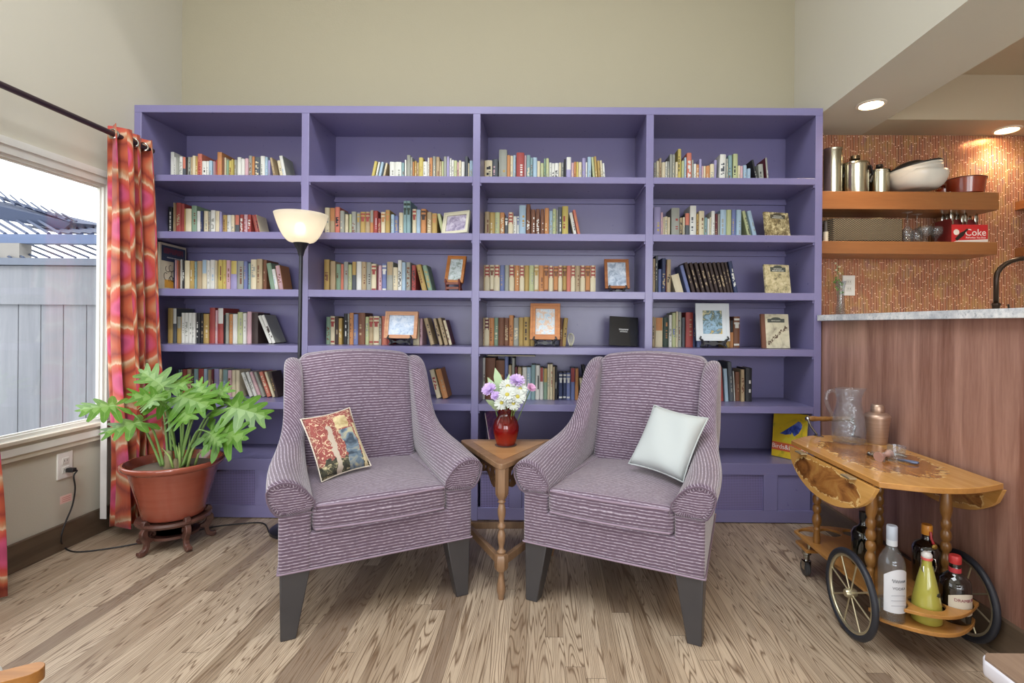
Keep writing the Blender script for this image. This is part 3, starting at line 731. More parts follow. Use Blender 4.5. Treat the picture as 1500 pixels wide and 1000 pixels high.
def easel(label, c, w, h, yaw=0, m=None, hook=.034):
    """small folding stand: two S-shaped feet joined by bars, with a back leg"""
    m = m or M_BLACK
    t = thing('display_easel', label, 'display stand', c, yaw, 'stands under the framed pictures')
    for s in (-1, 1):
        x = s*w*.38
        b = MB(); b.tube([(x+s*.008, -.034, h+hook*.6), (x+s*.014, -.036, h+hook*.25), (x+s*.002, -.033, h), (x-s*.003, -.026, h*.55), (x+s*.004, -.028, .009), (x+s*.008, -.03, .006)], [.004, .0055, .0065, .007, .006, .0055], 8)
        b.tube([(x, -.026, h*.75), (x*.7, .03, h*1.1), (x*.45, .05, h+.05)], .0035, 6)
        b.build('side_leg', m, t)
    b = MB(); n = 14
    top = [(-w*.38+w*.76*k/n, h*.78+.004*cos(4*pi*k/n)) for k in range(n+1)]; bot = [(-w*.38+w*.76*k/n, h*.36-.12*h*cos(4*pi*k/n)) for k in range(n+1)]
    b.prism(top+bot[::-1], 0, .006, M=T((0, -.018, 0)) @ RX90); b.build('cross_bar', m, t, bevel=.001)
    MB().tube([(0, .046, h+.04), (0, .075, .003)], .003, 6).build('back_leg', m, t)
    return t
def on(px, row, Y): q = at(px, 400, Y); return Vector((q.x, Y, SZ[row+1][1]+.0006))
def wh(x0, x1, y0, y1, Y): return (x1-x0)/F*Y, (y1-y0)/F*Y
P_FIG = m_pic('print_lavender', [(.3, '6d6480'), (.5, 'a79db4'), (.7, 'd9d5dd')], 30)
w, h = wh(647, 690, 309, 347, 2.78); frame('cream photo frame propped askew at the end of the second shelf', on(666, 1, 2.76)+Vector((0, 0, .0165)), .155, .132, .018, .28, -.32, M_CREAMF, P_FIG, roll=-.13)
P_TEMPLE = m_pic('print_pale_blue', [(.35, '8a9a90'), (.5, 'c4d2d4'), (.7, 'dfe8ea')], 45)
c = on(665, 2, 2.80); frame('small oak frame with a pale drawing on a carved red-brown stand', c+Vector((0, .0, .052)), .105, .158, .016, .30, -.12, M_OAKF, P_TEMPLE)
st = thing('display_stand', 'carved red-brown folding wooden stand under the oak frame on the third shelf', 'display stand', c+Vector((0, -.02, 0)), -.1)
for s in (-1, 1):
    MB().prism([(-.02, 0), (-.005, .02), (-.02, .05), (-.028, .07), (-.018, .072), (.0, .055), (.05, .075), (.062, .07), (.02, .03), (.062, .0), (.045, 0), (.01, .02)], 0, .009, M=T((s*.037-.0045, 0, 0)) @ Matrix(((0,0,1,0),(1,0,0,0),(0,1,0,0),(0,0,0,1)))).build('side_board', M_REDW, st, bevel=.0012)
for z in (.02, .045): MB().box((-.034, -.018, z-.004), (.034, -.01, z+.008)).build('cross_bar', M_REDW, st)
P_MAP = m_pic('print_blue_ice', [(.3, '8fa6c4'), (.45, 'b9cbe2'), (.7, 'dfe6f0')], 38)
c = on(588.5, 3, 2.74); easel('black easel holding the landscape-format frame on the fourth shelf', c, .13, .034)
frame('pale wood frame with an icy blue picture on a black easel', c+Vector((0, -.012, .0365)), .178, .146, .02, .16, -.05, M_PINK_OAK, P_MAP)
P_SILV = m_pic('print_silver', [(.35, '7f8ea4'), (.5, 'aebccd'), (.7, 'dbe3ea')], 30)
c = on(904, 2, 2.78); easel('black easel in the far end of the third shelf of the vase bay', c, .09, .022)
frame('walnut frame with a silvery blue print on the third shelf of the vase bay', c+Vector((0, -.012, .024)), .133, .165, .016, .2, .05, M_DKFR, P_SILV)
P_FLOR = m_pic('print_pale_floral', [(.3, 'a9c2d8'), (.48, 'd3dfe6'), (.56, 'd8b79c'), (.75, 'e4e6de')], 40)
c = on(799, 3, 2.74); easel('black easel in front of the mustard books on the fourth shelf', c, .125, .034)
frame('upright orange oak frame with a pale floral print on a black easel', c+Vector((0, -.012, .0365)), .16, .195, .028, .14, -.02, M_OAKF, P_FLOR, M_MAT, .004)
P_POST = m_pic('print_landscape', [(.2, '5a4a2a'), (.38, 'b88c34'), (.52, 'b8a564'), (.6, '5a7684'), (.72, '8fb0c8'), (.85, '3e5a58'), (1, 'c9c294')], 30, 4, .5, 2.4)
c = on(1044, 3, 2.73); easel('wide black easel under the white-matted poster', c, .16, .042)
t = frame('white-matted landscape poster print on a black easel', c+Vector((0, -.012, .037)), .178, .201, .038, .12, 0, M_MAT, P_POST, dep=.008)
b = MB(); b.box((-.04, -.0052, .165), (.04, -.0042, .17)); b = marks(MB(), .06, .009, 9, T((0, .0, .15)) @ RX90, 0, 5); b.build('title_lettering', pm('3c4234', .6), t)
# books standing face out
def m_sepia(name, a, b2, c2, scale=55):
    t = NT(name); q = t.coord(); n = t.noise(q, scale, 5, .65, .8); z = t.xyz(q)[2]
    big = t.noise(q, 16, 2); k = t.math('ADD', t.math('MULTIPLY', n, .75), t.math('MULTIPLY', big, .35))
    t.set(col=t.ramp(k, [(.38, a), (.52, b2), (.66, c2)]), rough=.4); return t.m
def faceout(label, x0, x1, yt, row, Y, cov, banner, seed, lean=.14, yaw=.0, spine=None, lines=2):
    cx = (x0+x1)/2; c = on(cx, row, Y); w = (x1-x0)/F*Y; h = at(cx, yt, Y).z-c.z
    t = thing('book', label, 'book', c, 0, 'books propped face out'); t.matrix_world = T(c+Vector((0, 0, .002))) @ Rz(yaw) @ Rx(-lean)
    b = MB(); b.box((-w/2, -.0015, 0), (w/2, 0, h)); b.build('front_cover', cov, t)
    MB().box((-w/2, .009, 0), (w/2, .0105, h)).build('back_cover', cov, t)
    MB().box((-w/2+.002, 0, .002), (w/2-.003, .009, h-.002)).build('page_block', M_PAGE, t)
    MB().box((-w/2-.001, -.0015, 0), (-w/2+.001, .0105, h)).build('spine', spine or cov, t)
    if spine: MB().box((-w/2, -.0022, 0), (-w/2+w*.14, -.0015, h)).build('cloth_strip', spine, t)
    if banner:
        bw = w*.62; bh = h*(.16 if lines == 2 else .11); z = h*.75
        B = MB(); B.prism([(-bw/2, 0), (bw/2, 0), (bw/2, bh), (bw*.3, bh), *arcp(0, bh, bw*.28, bh*.42, 0, pi, 8), (-bw*.3, bh), (-bw/2, bh)], 0, .0006, M=T((w*.04, -.0016, z)) @ RX90)
        B.build('title_panel', banner, t)
        L = MB()
        for k in range(lines): marks(L, bw*(.55+.2*k), bh*.24, 7+2*k, T((w*.04, -.0023, z+bh*(.62-.4*k if lines == 2 else .5))) @ RX90, 0, seed+k)
        L.build('title_lettering', pm('d8d8cc', .6), t)
    return t, w, h
M_SEP = m_sepia('cover_sepia_crowd', '2a241c', '85744e', 'd4c698'); M_SEP2 = m_sepia('cover_sepia_group', '42423c', 'b3a67c', 'd2c6a2', 50); M_SEP3 = m_sepia('cover_pale_hillside', '8d8676', 'c2bda4', 'd2ccb4', 14)
M_BANN = pm('4a4f48', .5)
faceout('dark sepia book of old photographs face out on the second shelf', 1120, 1160, 310, 1, 2.72, M_SEP, pm('4c4638', .5), 3, .16, .22)
faceout('pale sepia book with a two-line grey title panel on the third shelf', 1121, 1161, 387, 2, 2.72, M_SEP2, M_BANN, 8, .15, .18)
t, w, h = faceout('cream book with brown cloth spine and mountain slope cover on the fourth shelf', 1117, 1159, 460, 3, 2.71, M_SEP3, M_BANN, 12, .12, .1, pm('6d4636', .6), 1)
b = MB(); r = random.Random(4)
for i in range(46):
    f = r.random(); x = -w*.3+w*.72*f; z = h*(.12+.5*f+r.uniform(-.05, .05)); s = r.uniform(.0015, .004)
    b.box((x-s, -.0021, z-s), (x+s, -.0016, z+s*1.6))
b.build('ridge_picture', pm('5c4a3c', .6), t)
# the tall picture album against the curtain end of the third shelf
z0 = SZ[3][1]+.0006; q0 = at(238, 400, 2.69); q1 = at(276, 400, 2.92)
yaw = math.atan2(q1.y-q0.y, q1.x-q0.x)
t = thing('picture_album', 'tall picture book with navy title band leaning on the curtain end of third shelf', 'book', (q0.x-.014, q0.y, z0), yaw)
w = (q1-q0).length; h = .25
MB().box((0, .0, 0), (w, .0015, h)).build('front_cover', pm('d8d0b8', .45), t); MB().box((0, .009, 0), (w, .0105, h)).build('back_cover', pm('c9c6bd', .5), t); MB().box((.002, .0015, .002), (w-.003, .009, h-.002)).build('page_block', M_PAGE, t)
b = MB(); b.box((.012, -.0007, h*.62), (w-.01, 0, h*.95)); b.build('title_band', pm('2d3a58', .45), t)
b = MB(); marks(b, w*.75, .03, 12, T((w*.5, -.0011, h*.84)) @ RX90, 0, 3); b.build('title_lettering', pm('8c3c46', .6), t)
b = MB(); marks(b, w*.5, .007, 14, T((w*.5, -.0011, h*.7)) @ RX90, 0, 9); b.build('small_lettering', pm('d8d8d8', .6), t)
b = MB(); r = random.Random(2)
for i in range(9):
    x, z = r.uniform(.05, w*.7), r.uniform(.03, h*.55); a = r.uniform(0, 3)
    b.tube([(x+.02*cos(a+k*.7)*(k/5+.4), -.0005, z+.02*sin(a+k*.7)*(k/5+.4)) for k in range(6)], .0016, 5)
b.build('cover_drawing', pm('2a2622', .5), t)
b = MB(); b.box((.04, -.0005, .012), (.12, 0, .055)); b.build('cover_patch', pm('d29a3a', .5), t)
# black portfolio book, leaf ornament, magazines
c = on(914, 3, 2.76); w = 42/F*2.76
t = thing('black_portfolio', 'glossy black hardback with small white title propped at end of fourth shelf', 'book', c, 0); t.matrix_world = T(c+Vector((0, 0, .006))) @ Rz(.1) @ Rx(-.14) @ Ry(.05)
MB().box((-w/2, -.002, 0), (w/2, 0, .158)).box((-w/2, .01, 0), (w/2, .012, .158)).box((-w/2-.001, -.002, 0), (-w/2+.002, .012, .158)).build('cover', pm('16171c', .18), t, bevel=.0008)
MB().box((-w/2+.002, 0, .002), (w/2-.003, .01, .156)).build('page_block', M_PAGE, t)
b = MB(); marks(b, .052, .008, 10, T((0, -.0021, .088)) @ RX90, 0, 6); marks(b, .042, .0055, 10, T((0, -.0021, .077)) @ RX90, 0, 7); b.build('title_lettering', pm('e4e4e4', .5), t)
c = on(837, 3, 2.78)
t = thing('leaf_ornament', 'small open wire leaf ornament beside the mustard books on fourth shelf', 'ornament', c, 0)
b = MB()
for k in range(7):
    a = k*pi/7
    b.tube([(.017*sin(u)*cos(a)*(1-.25*cos(u)), .017*sin(u)*sin(a), .003+.034*(1-cos(u))) for u in [pi*i/10 for i in range(11)]], .0017, 5)
b.build('wire_body', pm('c9c5ac', .4, .2), t); MB().lathe([(.012, 0), (.013, .002), (.004, .004), (.003, .008)], 16).build('foot', pm('8c8a78', .4, .5), t)
# flat magazine lying across the tall books of the vase bay
zt_ = max(q['z']+q['H'] for q in BOOKS if q['bay'] == 2 and q['row'] == 4 and q['X'] < at(750, 500, 2.8).x)+.003
a = at(714, 520, YBK-.01).x; e = at(784, 520, YBK-.01).x
t = thing('flat_magazine', 'thin dark magazine lying flat on top of tall books, fifth shelf', 'magazine', ((a+e)/2, YBK-.012, min(zt_, SZ[4][0]-.012)), .0)
MB().box((-(e-a)/2, 0, 0), ((e-a)/2, .15, .001)).box((-(e-a)/2, 0, .006), ((e-a)/2, .15, .007)).box((-(e-a)/2, 0, .001), (-(e-a)/2+.001, .15, .006)).build('cover', pm('33343a', .4), t)
MB().box((-(e-a)/2+.001, .001, .001), ((e-a)/2-.001, .148, .006)).build('page_block', M_PAGE, t)
b = MB(); marks(b, .09, .004, 12, T((-.01, -.0003, .0035)) @ RX90, 0, 2); b.build('spine_lettering', pm('d8d4b8', .6), t)
# magazine leaning in the bottom cubby of the vase bay
zc = BZ[1]+.0006; c = at(717, 630, 2.72)
t = thing('magazine', 'purple and pink magazine leaning in the bottom cubby behind the flower vase', 'magazine', (BX[5]+.05, 2.74, zc), 0); t.matrix_world = T((BX[5]+.062, 2.7, zc)) @ T((0, 0, .03)) @ Ry(-.16) @ Rz(1.25)
MB().box((0, 0, 0), (.16, .0008, .21)).box((0, .0046, 0), (.16, .0054, .21)).build('cover', m_pic('cover_purple', [(.3, '4a3a70'), (.5, '8a5a8c'), (.62, 'd28aa0'), (.75, '6a4a90')], 12), t)
MB().box((.001, .0008, .001), (.158, .0046, .208)).build('page_block', pm('d8d4c8', .7), t)
# bird magazine in the bottom cubby of the counter bay
x0 = at(1130, 660, 2.76).x; x1 = at(1186, 680, 2.63).x
p0 = Vector((at(1130, 650, 2.80).x, 2.80, zc)); p1 = Vector((at(1180, 650, 2.655).x, 2.655, zc)); yaw = math.atan2(p1.y-p0.y, p1.x-p0.x); w = (p1-p0).length
t = thing('bird_magazine', 'yellow magazine with a blue bird on its cover, standing behind the bar cart', 'magazine', p0, yaw); t.matrix_world = T(p0+Vector((0, 0, .002))) @ Rz(yaw) @ Rx(-.1)
H_ = .243
MB().box((0, 0, 0), (w, .0008, H_)).build('front_cover', m_pic('cover_yellow_bloom', [(.25, '7a8a2a'), (.42, 'd8b82e'), (.58, 'e0c02a'), (.7, 'd07030'), (.85, 'c8522e')], 9, 3, .6), t)
MB().box((0, .0055, 0), (w, .0063, H_)).build('back_cover', pm('c9b84a', .5), t); MB().box((.001, .0008, .001), (w-.001, .0055, H_-.001)).build('page_block', pm('dcd8cc', .7), t)
b = MB(); b.box((0, -.0005, .035), (w, 0, .078)); b.build('title_band', pm('d2603c', .5), t)
b = letters('Birds&Blooms', .034, T((w*.53, -.0009, .056)) @ RX90); b.build('title_lettering', pm('f0ece4', .5), t)
b = MB(); b.prism([(.045, .125), (.06, .122), (.085, .13), (.105, .118), (.13, .14), (.145, .17), (.147, .186), (.138, .2), (.126, .203), (.115, .192), (.098, .178), (.075, .16), (.05, .14), (.03, .125)], 0, .0005, M=T((.01, -.0001, 0)) @ RX90); b.build('bird_picture', m_pic('bird_blue', [(.3, '20264a'), (.5, '3a52b0'), (.7, '7a90e0')], 30), t)
b = MB(); b.prism([(.05, .085), (.16, .085), (.14, .11), (.13, .1), (.1, .14), (.085, .105), (.07, .115)], 0, .0004, M=T((.005, -.0004, 0)) @ RX90); b.build('leaf_picture', pm('d8c83a', .5), t)
# ------------------------------------------------------------------ armchairs
def m_fabric():
    t = NT('ribbed_plum_fabric'); u, v, _ = t.xyz(t.coord('UV')); p = .0105
    w = t.noise(t.vec(t.math('MULTIPLY', u, 25.0), t.math('MULTIPLY', v, 6.0), 0.0), 1.0, 2)
    q = t.math('ADD', t.math('DIVIDE', v, p), t.math('MULTIPLY', w, .5)); f = t.math('FRACT', q); row = t.math('FLOOR', q)
    seg = t.white(t.vec(t.math('FLOOR', t.math('DIVIDE', u, .0075)), row, 0.0))[0]
    lin_ = t.math('SUBTRACT', 1.0, t.math('MULTIPLY', t.math('ABSOLUTE', t.math('SUBTRACT', f, .5)), 2.0))
    k = t.math('SMOOTH_MIN', t.math('MULTIPLY', t.math('SUBTRACT', lin_, .58), t.math('MULTIPLY_ADD', seg, 1.7, .9)), 1.0, .1)
    k = t.math('MAXIMUM', k, 0.0)
    fine = t.noise(t.vec(t.math('MULTIPLY', u, 420.0), t.math('MULTIPLY', v, 420.0), 0.0), 1.0, 2, .7)
    base = t.mix(fine, '402f3d', '725c70')
    c = t.mix(k, base, 'c0b4c4'); t.set(col=c, rough=.85); t.b.inputs['Sheen Weight'].default_value = .45
    t.bump(t.math('ADD', lin_, t.math('MULTIPLY', fine, .4)), .35, .003); return t.m
M_FAB = m_fabric(); M_PIPE = pm('8c7a8a', .8); M_LEG = pm('3c3a3c', .3)
def make_chair(label, loc, rz):
    t = thing('armchair', label, 'armchair', loc, rz, 'pair of plum armchairs')
    # apron and side panels
    b = MB(); b.rbox((-.302, .0, .212), (.302, .60, .335), .012, 3, fn=lambda P: Vector((P.x*(1-.24*max(0, P.y)), P.y, P.z))); b.build('seat_base', M_FAB, t, weld=True)
    b = MB()
    for s in (-1, 1): b.tube([(s*.302, -.001, .216), (0, -.002, .216)] if s < 0 else [(0, -.002, .216), (.302, -.001, .216)], .0035, 6)
    for s in (-1, 1): b.tube([(s*.304, 0, .216), (s*.262, .6, .216)], .0035, 6)
    b.build('skirt_piping', M_PIPE, t)
    for s in (-1, 1):
        b = MB(); b.rbox((min(s*.213, s*.303), -.004, .214), (max(s*.213, s*.303), .63, .43), .012, 3, fn=lambda P: Vector((P.x*(1-.24*max(0, P.y)), P.y, P.z))); b.build('side_panel', M_FAB, t, weld=True)
    # seat cushion
    def crown(P):
        x, y, z = P
        if z > .38: z += .022*max(0, 1-(x/.215)**2)*max(0, 1-((y-.25)/.29)**2)
        return Vector((x, y-.012*max(0, 1-(x/.2)**2)*(1 if y < .1 else 0), z))
    b = MB(); b.rbox((-.2115, -.006, .334), (.2115, .52, .424), .022, 10, fn=crown); b.build('seat_cushion', M_FAB, t, weld=True)
    b = MB()
    for z in (.342, .417): b.tube([(-.206, .3, z), (-.207, .02, z), (-.2, -.004, z), (-.1, -.0145, z), (0, -.018, z), (.1, -.0145, z), (.2, -.004, z), (.207, .02, z), (.206, .3, z)], .0042, 6)
    b.build('cushion_piping', M_PIPE, t)
    # inside back
    def rec(P):
        x, y, z = P; f = (z-.40)/.48
        y += .10*f+.02*f*f
        if z > .6: z += .022*(1-(x/.22)**2)*min(1, (z-.6)/.2)
        if P[1] < .55: y -= .02*sin(pi*min(1, max(0, f)))*max(0, 1-(x/.24)**2)
        return Vector((x, y, z))
    b = MB(); b.rbox((-.222, .47, .40), (.222, .585, .872), .035, 14, fn=rec); b.build('backrest', M_FAB, t, weld=True)
    b = MB(); b.hexa([(-.24, .56, .215), (.24, .56, .215), (.235, .655, .215), (-.235, .655, .215), (-.245, .66, .85), (.245, .66, .85), (.245, .715, .85), (-.245, .715, .85)]); b.build('outside_back', M_FAB, t, bevel=.012)
    # arms running up into the wings
    ST = [(-.012, .506, .098, 0, .402), (-.002, .514, .1, 0, .40), (.006, .516, .1, 0, .4), (.05, .519, .1, 0, .4), (.1, .524, .1, 0, .4), (.19, .538, .1, .048, .4), (.27, .552, .092, .036, .4), (.35, .578, .084, .022, .4), (.41, .62, .076, .008, .4), (.455, .69, .07, .0, .4),
          (.49, .762, .068, -.003, .4), (.53, .82, .068, -.004, .4), (.58, .852, .068, -.006, .4), (.635, .864, .066, -.008, .4), (.68, .858, .06, -.01, .4), (.695, .84, .05, -.01, .41)]
    for s in (-1, 1):
        rings = []
        for (y, zt, th, fl, zb) in ST:
            xi = .200+.01*min(1, max(0, (y-.1)/.3)); xo = xi+th; d = min(1, (zt-zb)/.12)
            L = 1 if y < .12 else max(0, 1-(y-.12)/.27)**.8 if y < .39 else 0; th = xo-xi
            R = [(xi, zb), (xi+.006*L, zt-.075*d), (xi+.030*L, zt-.034*d), (xi+.046*L+.006, zt-.010), (xi+.052*L+.026, zt), (xo+.022*L-.022, zt+.001), (xo+.030*L-.004, zt-.008), (xo+.037*L, zt-.028*d), (xo+.034*L, zt-.06*d), (xo+.024*L, zt-.09*d), (xo+.012*L, zt-.112*d), (xo, zt-.118*d), (xo, zb)]
            rings.append([(s*x, y, z) for x, z in (R if s > 0 else R[::-1])])
        ys = []; d = 0
        for a, e in zip(ST, ST[1:]):
            ys.append(d); d += sqrt((a[0]-e[0])**2+(a[1]-e[1])**2)
        ys.append(d)
        b = MB(); b.loft(rings, us=ys); o = b.build('arm', M_FAB, t, sharp=None, sub=2)
        b = MB(); R = rings[0]
        pts = [Vector(p)+Vector((0, -.002, 0)) for p in R]
        b.tube([Vector((p.x*.0+p.x, p.y, p.z)) for p in pts], .003, 6, closed=True); b.build('arm_piping', M_FAB, o, sharp=None)
    # tapered legs, outer edge upright
    for sx in (-1, 1):
        for fy in (0, 1):
            y0, y1 = (.002, .082) if not fy else (.50, .57); x0 = sx*.298; x1 = sx*.215
            kx = .72 if fy else 1; x0 *= kx; x1 *= kx; bx0, bx1 = sx*.295*kx, sx*.252*kx; dy = .0 if not fy else .045
            by0, by1 = (y0+.002, y0+.045) if not fy else (y1-.04+dy, y1+dy)
            lo = [(bx0, by0, 0), (bx1, by0, 0), (bx1, by1, 0), (bx0, by1, 0)]; hi = [(x0, y0, .214), (x1, y0, .214), (x1, y1, .214), (x0, y1, .214)]
            if sx > 0: lo = [lo[1], lo[0], lo[3], lo[2]]; hi = [hi[1], hi[0], hi[3], hi[2]]
            b = MB(); b.hexa(lo+hi); b.build('leg', M_LEG, t, bevel=.003)
    return t
chairs = [make_chair('plum ribbed armchair holding the red tapestry pillow', (-.560, 1.757, 0), math.radians(28.7)), make_chair('plum ribbed armchair holding the white pillow', (.208, 1.742, 0), math.radians(-25.3))]
for c_ in chairs: c_.scale = (1.06, 1, 1)
# pillows
def pillow(name, label, mats, c, w, h, d, M, fnmi=None, parts=None):
    t = thing(name, label, 'pillow', (0, 0, 0)); t.matrix_world = T(c) @ M
    b = MB(); n = 18
    for s in (-1, 1):
        vs = []; fs = []
        for i in range(n+1):
            for j in range(n+1):
                u, v = -1+2*i/n, -1+2*j/n
                e = max(0, (1-u**4)*(1-v**4))**.55
                pin = 1-.07*(1-abs(v)**2)*abs(u)**3; pin2 = 1-.07*(1-abs(u)**2)*abs(v)**3
                vs.append((u*w/2*pin, s*d/2*e+.004*sin(5*u+3*v)*e, v*h/2*pin2))
        for i in range(n):
            for j in range(n):
                q = (i*(n+1)+j, (i+1)*(n+1)+j, (i+1)*(n+1)+j+1, i*(n+1)+j+1); fs.append(q if s < 0 else q[::-1])
        b.add(vs, fs, 0 if s < 0 else (1 if len(mats) > 1 else 0))
    b.build('cushion', mats, t, sharp=None, weld=True)
    b = MB(); pts = []
    for k in range(64):
        a = k/64*8; sd = int(a//2); f = (a % 2)-1
        u, v = [(f, -1), (1, f), (-f, 1), (-1, -f)][sd]
        pin = 1-.07*(1-abs(v)**2)*abs(u)**3; pin2 = 1-.07*(1-abs(u)**2)*abs(v)**3
        pts.append((u*w/2*pin, 0, v*h/2*pin2))
    b.tube(pts, .003, 6, closed=True); b.build('piping', mats[-1], t, sharp=None)
    return t
def m_tapestry():
    t = NT('red_tapestry'); c = t.coord(); x, y, z = t.xyz(c)
    n = t.noise(c, 55, 3, .6, .6); n2 = t.noise(c, 26, 2, .5, 1.2)
    col = t.ramp(n, [(.3, '7f3f3c'), (.6, '96504a')]); vine = t.math('LESS_THAN', t.math('ABSOLUTE', t.math('SUBTRACT', t.noise(c, 38, 1, .4, 1.5), .52)), .022); dots = t.math('GREATER_THAN', t.noise(c, 90, 1), .66); col = t.mix(t.math('MAXIMUM', vine, dots), col, 'd0b898')
    dark_ = t.ramp(n, [(.35, '2a2c28'), (.55, '4c4a3a'), (.68, 'c9bd94')])
    blue = t.ramp(n2, [(.35, '3a4654'), (.5, '6a7c8c'), (.65, 'b0aa8a')])
    gold = t.ramp(n2, [(.3, '9a8558'), (.6, 'cdbd94')])
    jx = t.math('ADD', x, t.math('MULTIPLY', t.math('SUBTRACT', n2, .5), .03))
    def band(a, b2, v): return t.math('MULTIPLY', t.math('GREATER_THAN', v, a), t.math('LESS_THAN', v, b2))
    col = t.mix(t.math('LESS_THAN', t.math('ADD', z, t.math('MULTIPLY', n2, .05)), -.05), col, dark_)
    col = t.mix(t.math('MULTIPLY', band(-.035, -.015, jx), t.math('LESS_THAN', z, .06)), col, 'b8aa9a')
    col = t.mix(t.math('MULTIPLY', band(.012, .066, jx), t.math('LESS_THAN', z, .035)), col, blue)
    col = t.mix(t.math('MULTIPLY', band(.07, .085, jx), t.math('LESS_THAN', z, .05)), col, 'd2c49c')
    col = t.mix(t.math('MULTIPLY', band(.005, .05, jx), band(.04, .09, z)), col, gold)
    t.set(col=col, rough=.9); t.bump(t.noise(c, 400, 2), .25, .002); return t.m
M_TAP = m_tapestry(); M_LINEN = pm('cfc6b8', .85); M_WHITEP = NT('white_linen'); _n = M_WHITEP.noise(M_WHITEP.coord(), 300, 2); M_WHITEP.set(col='b2b8b8', rough=.9); M_WHITEP.bump(_n, .2, .002); M_WHITEP = M_WHITEP.m
def quad_frame(p_bl, p_br, p_tl):
    """frame for a pillow from three corners: local x along the lower edge, z up the side"""
    x = (p_br-p_bl); z = (p_tl-p_bl); w, h = x.length, z.length; x.normalize(); y = z.normalized().cross(x).normalized(); z = x.cross(y)
    M = Matrix((x, y, z)).transposed().to_4x4(); return M, w, h
# corners measured on the chair seats
def pil(name, label, mats, px, Ys, d):
    bl, br, tl, tr = [at(p[0], p[1], y) for p, y in zip(px, Ys)]
    c = (bl+br+tl+tr)/4; M, w, h = quad_frame((bl+(br-tr+tl))/2 if False else bl, br, tl)
    return pillow(name, label, mats, c, w*1.02, h*1.02, d, M)
pil('throw_pillow', 'red tapestry throw pillow with cream vines leaning in the armchair', [M_TAP, M_LINEN], [(470, 703), (541, 680), (441, 613), (515, 602)], [1.85, 1.975, 1.935, 2.05], .08)
pil('throw_pillow', 'plain white linen throw pillow leaning in the armchair', [M_WHITEP, M_WHITEP], [(921, 680), (999, 707), (961, 597), (1036, 606)], [1.985, 1.835, 2.075, 1.925], .09)

# ------------------------------------------------------------------ three-cornered table
M_TBL = m_wood('table_oak', '94683f', 'bb9064', 'X', .3, 1.3); M_TBL2 = m_wood('table_oak_edge', '6b4f38', '98775a', 'Z', .35, 1.5); M_TBLD = m_wood('table_carved', '3a2a1e', '6b4a30', 'X', .4, 2)
zt = .503
va = at(734, 680, 1.86); va = Vector((atZ(734, 681, zt).x, atZ(734, 681, zt).y)); vb = atZ(674, 643.5, zt); vc = atZ(819, 643.5, zt)
tb = thing('side_table', 'three-cornered oak side table with turned legs between the armchairs', 'side table', (va.x, va.y, 0))
o = Vector((va.x, va.y)); tri = [Vector((0, 0)), Vector((vc.x, vc.y))-o, Vector((vb.x, vb.y))-o]
cen = (tri[0]+tri[1]+tri[2])/3
def round_tri(tr, k, n=6):
    out = []
    for i in range(3):
        p, a, b2 = tr[i], tr[i-1], tr[(i+1) % 3]
        u = p+(a-p).normalized()*k; w = p+(b2-p).normalized()*k
        for j in range(n+1):
            f = j/n; out.append((u*(1-f)**2+p*2*f*(1-f)+w*f*f))
    return out
outer = round_tri([cen+(p-cen)*1.04 for p in tri], .05); inner = round_tri([cen+(p-cen)*.74 for p in tri], .02)
b = MB(); b.prism(outer, zt-.02, zt); b.build('table_top', M_TBL2, tb, bevel=.005)
b = MB(); b.prism(inner, zt, zt+.0012); b.build('inlaid_panel', M_TBL, tb)
legp = [cen+(p-cen)*.86 for p in tri]
TURN = [(.011, .108), (.02, .112), (.024, .12), (.024, .16), (.02, .166), (.014, .168), (.017, .176), (.01, .184), (.0085, .19), (.011, .2), (.0145, .222), (.015, .235), (.011, .25), (.0085, .256), (.0145, .264), (.0145, .272), (.0085, .28), (.0095, .288), (.0145, .312), (.015, .328), (.011, .348), (.009, .352), (.015, .358), (.011, .365), (.012, .37)]
FOOT = [(.0095, 0), (.011, .004), (.011, .012), (.014, .02), (.0165, .035), (.0155, .05), (.0105, .08), (.0095, .1), (.014, .105), (.011, .108)]
for p in legp:
    Mx = T((p.x, p.y, 0)); b = MB()
    b.lathe(FOOT, 16, M=Mx); b.lathe([(.021, .108), (.0255, .118), (.0255, .158), (.021, .166)], 6, M=Mx); b.lathe(TURN[4:], 16, M=Mx); b.lathe([(.014, .368), (.0235, .385), (.0245, .4), (.0245, zt-.02)], 6, M=Mx)
    b.build('leg', M_TBL2, tb, sharp=50)
for i in range(3):
    a, e = legp[i], legp[(i+1) % 3]; d = (e-a); L = d.length; an = math.atan2(d.y, d.x)
    Mx = T((a.x, a.y, 0)) @ Rz(an)
    b = MB(); b.box((.02, -.009, .12), (L-.02, .009, .15), M=Mx); b.build('stretcher', M_TBL2, tb, bevel=.002)
    # pierced apron between the legs
    n = 24; low = [(.02+(L-.04)*k/n, -.05-.035*abs(cos(pi*k/n))**1.5+.012*cos(6*pi*k/n)) for k in range(n+1)]
    hol = [circ(.02+(L-.04)*f, -.035, .013, 12) for f in (.14, .27, .4, .5, .6, .73, .86)]+[circ(.02+(L-.04)*f, -.062, .009, 10) for f in (.1, .2, .8, .9)]
    b = MB(); b.prism([(.02, 0), (L-.02, 0)]+low[::-1], 0, .008, M=Mx @ T((0, .004, zt-.02)) @ RX90, holes=hol); b.build('pierced_apron', M_TBLD, tb)

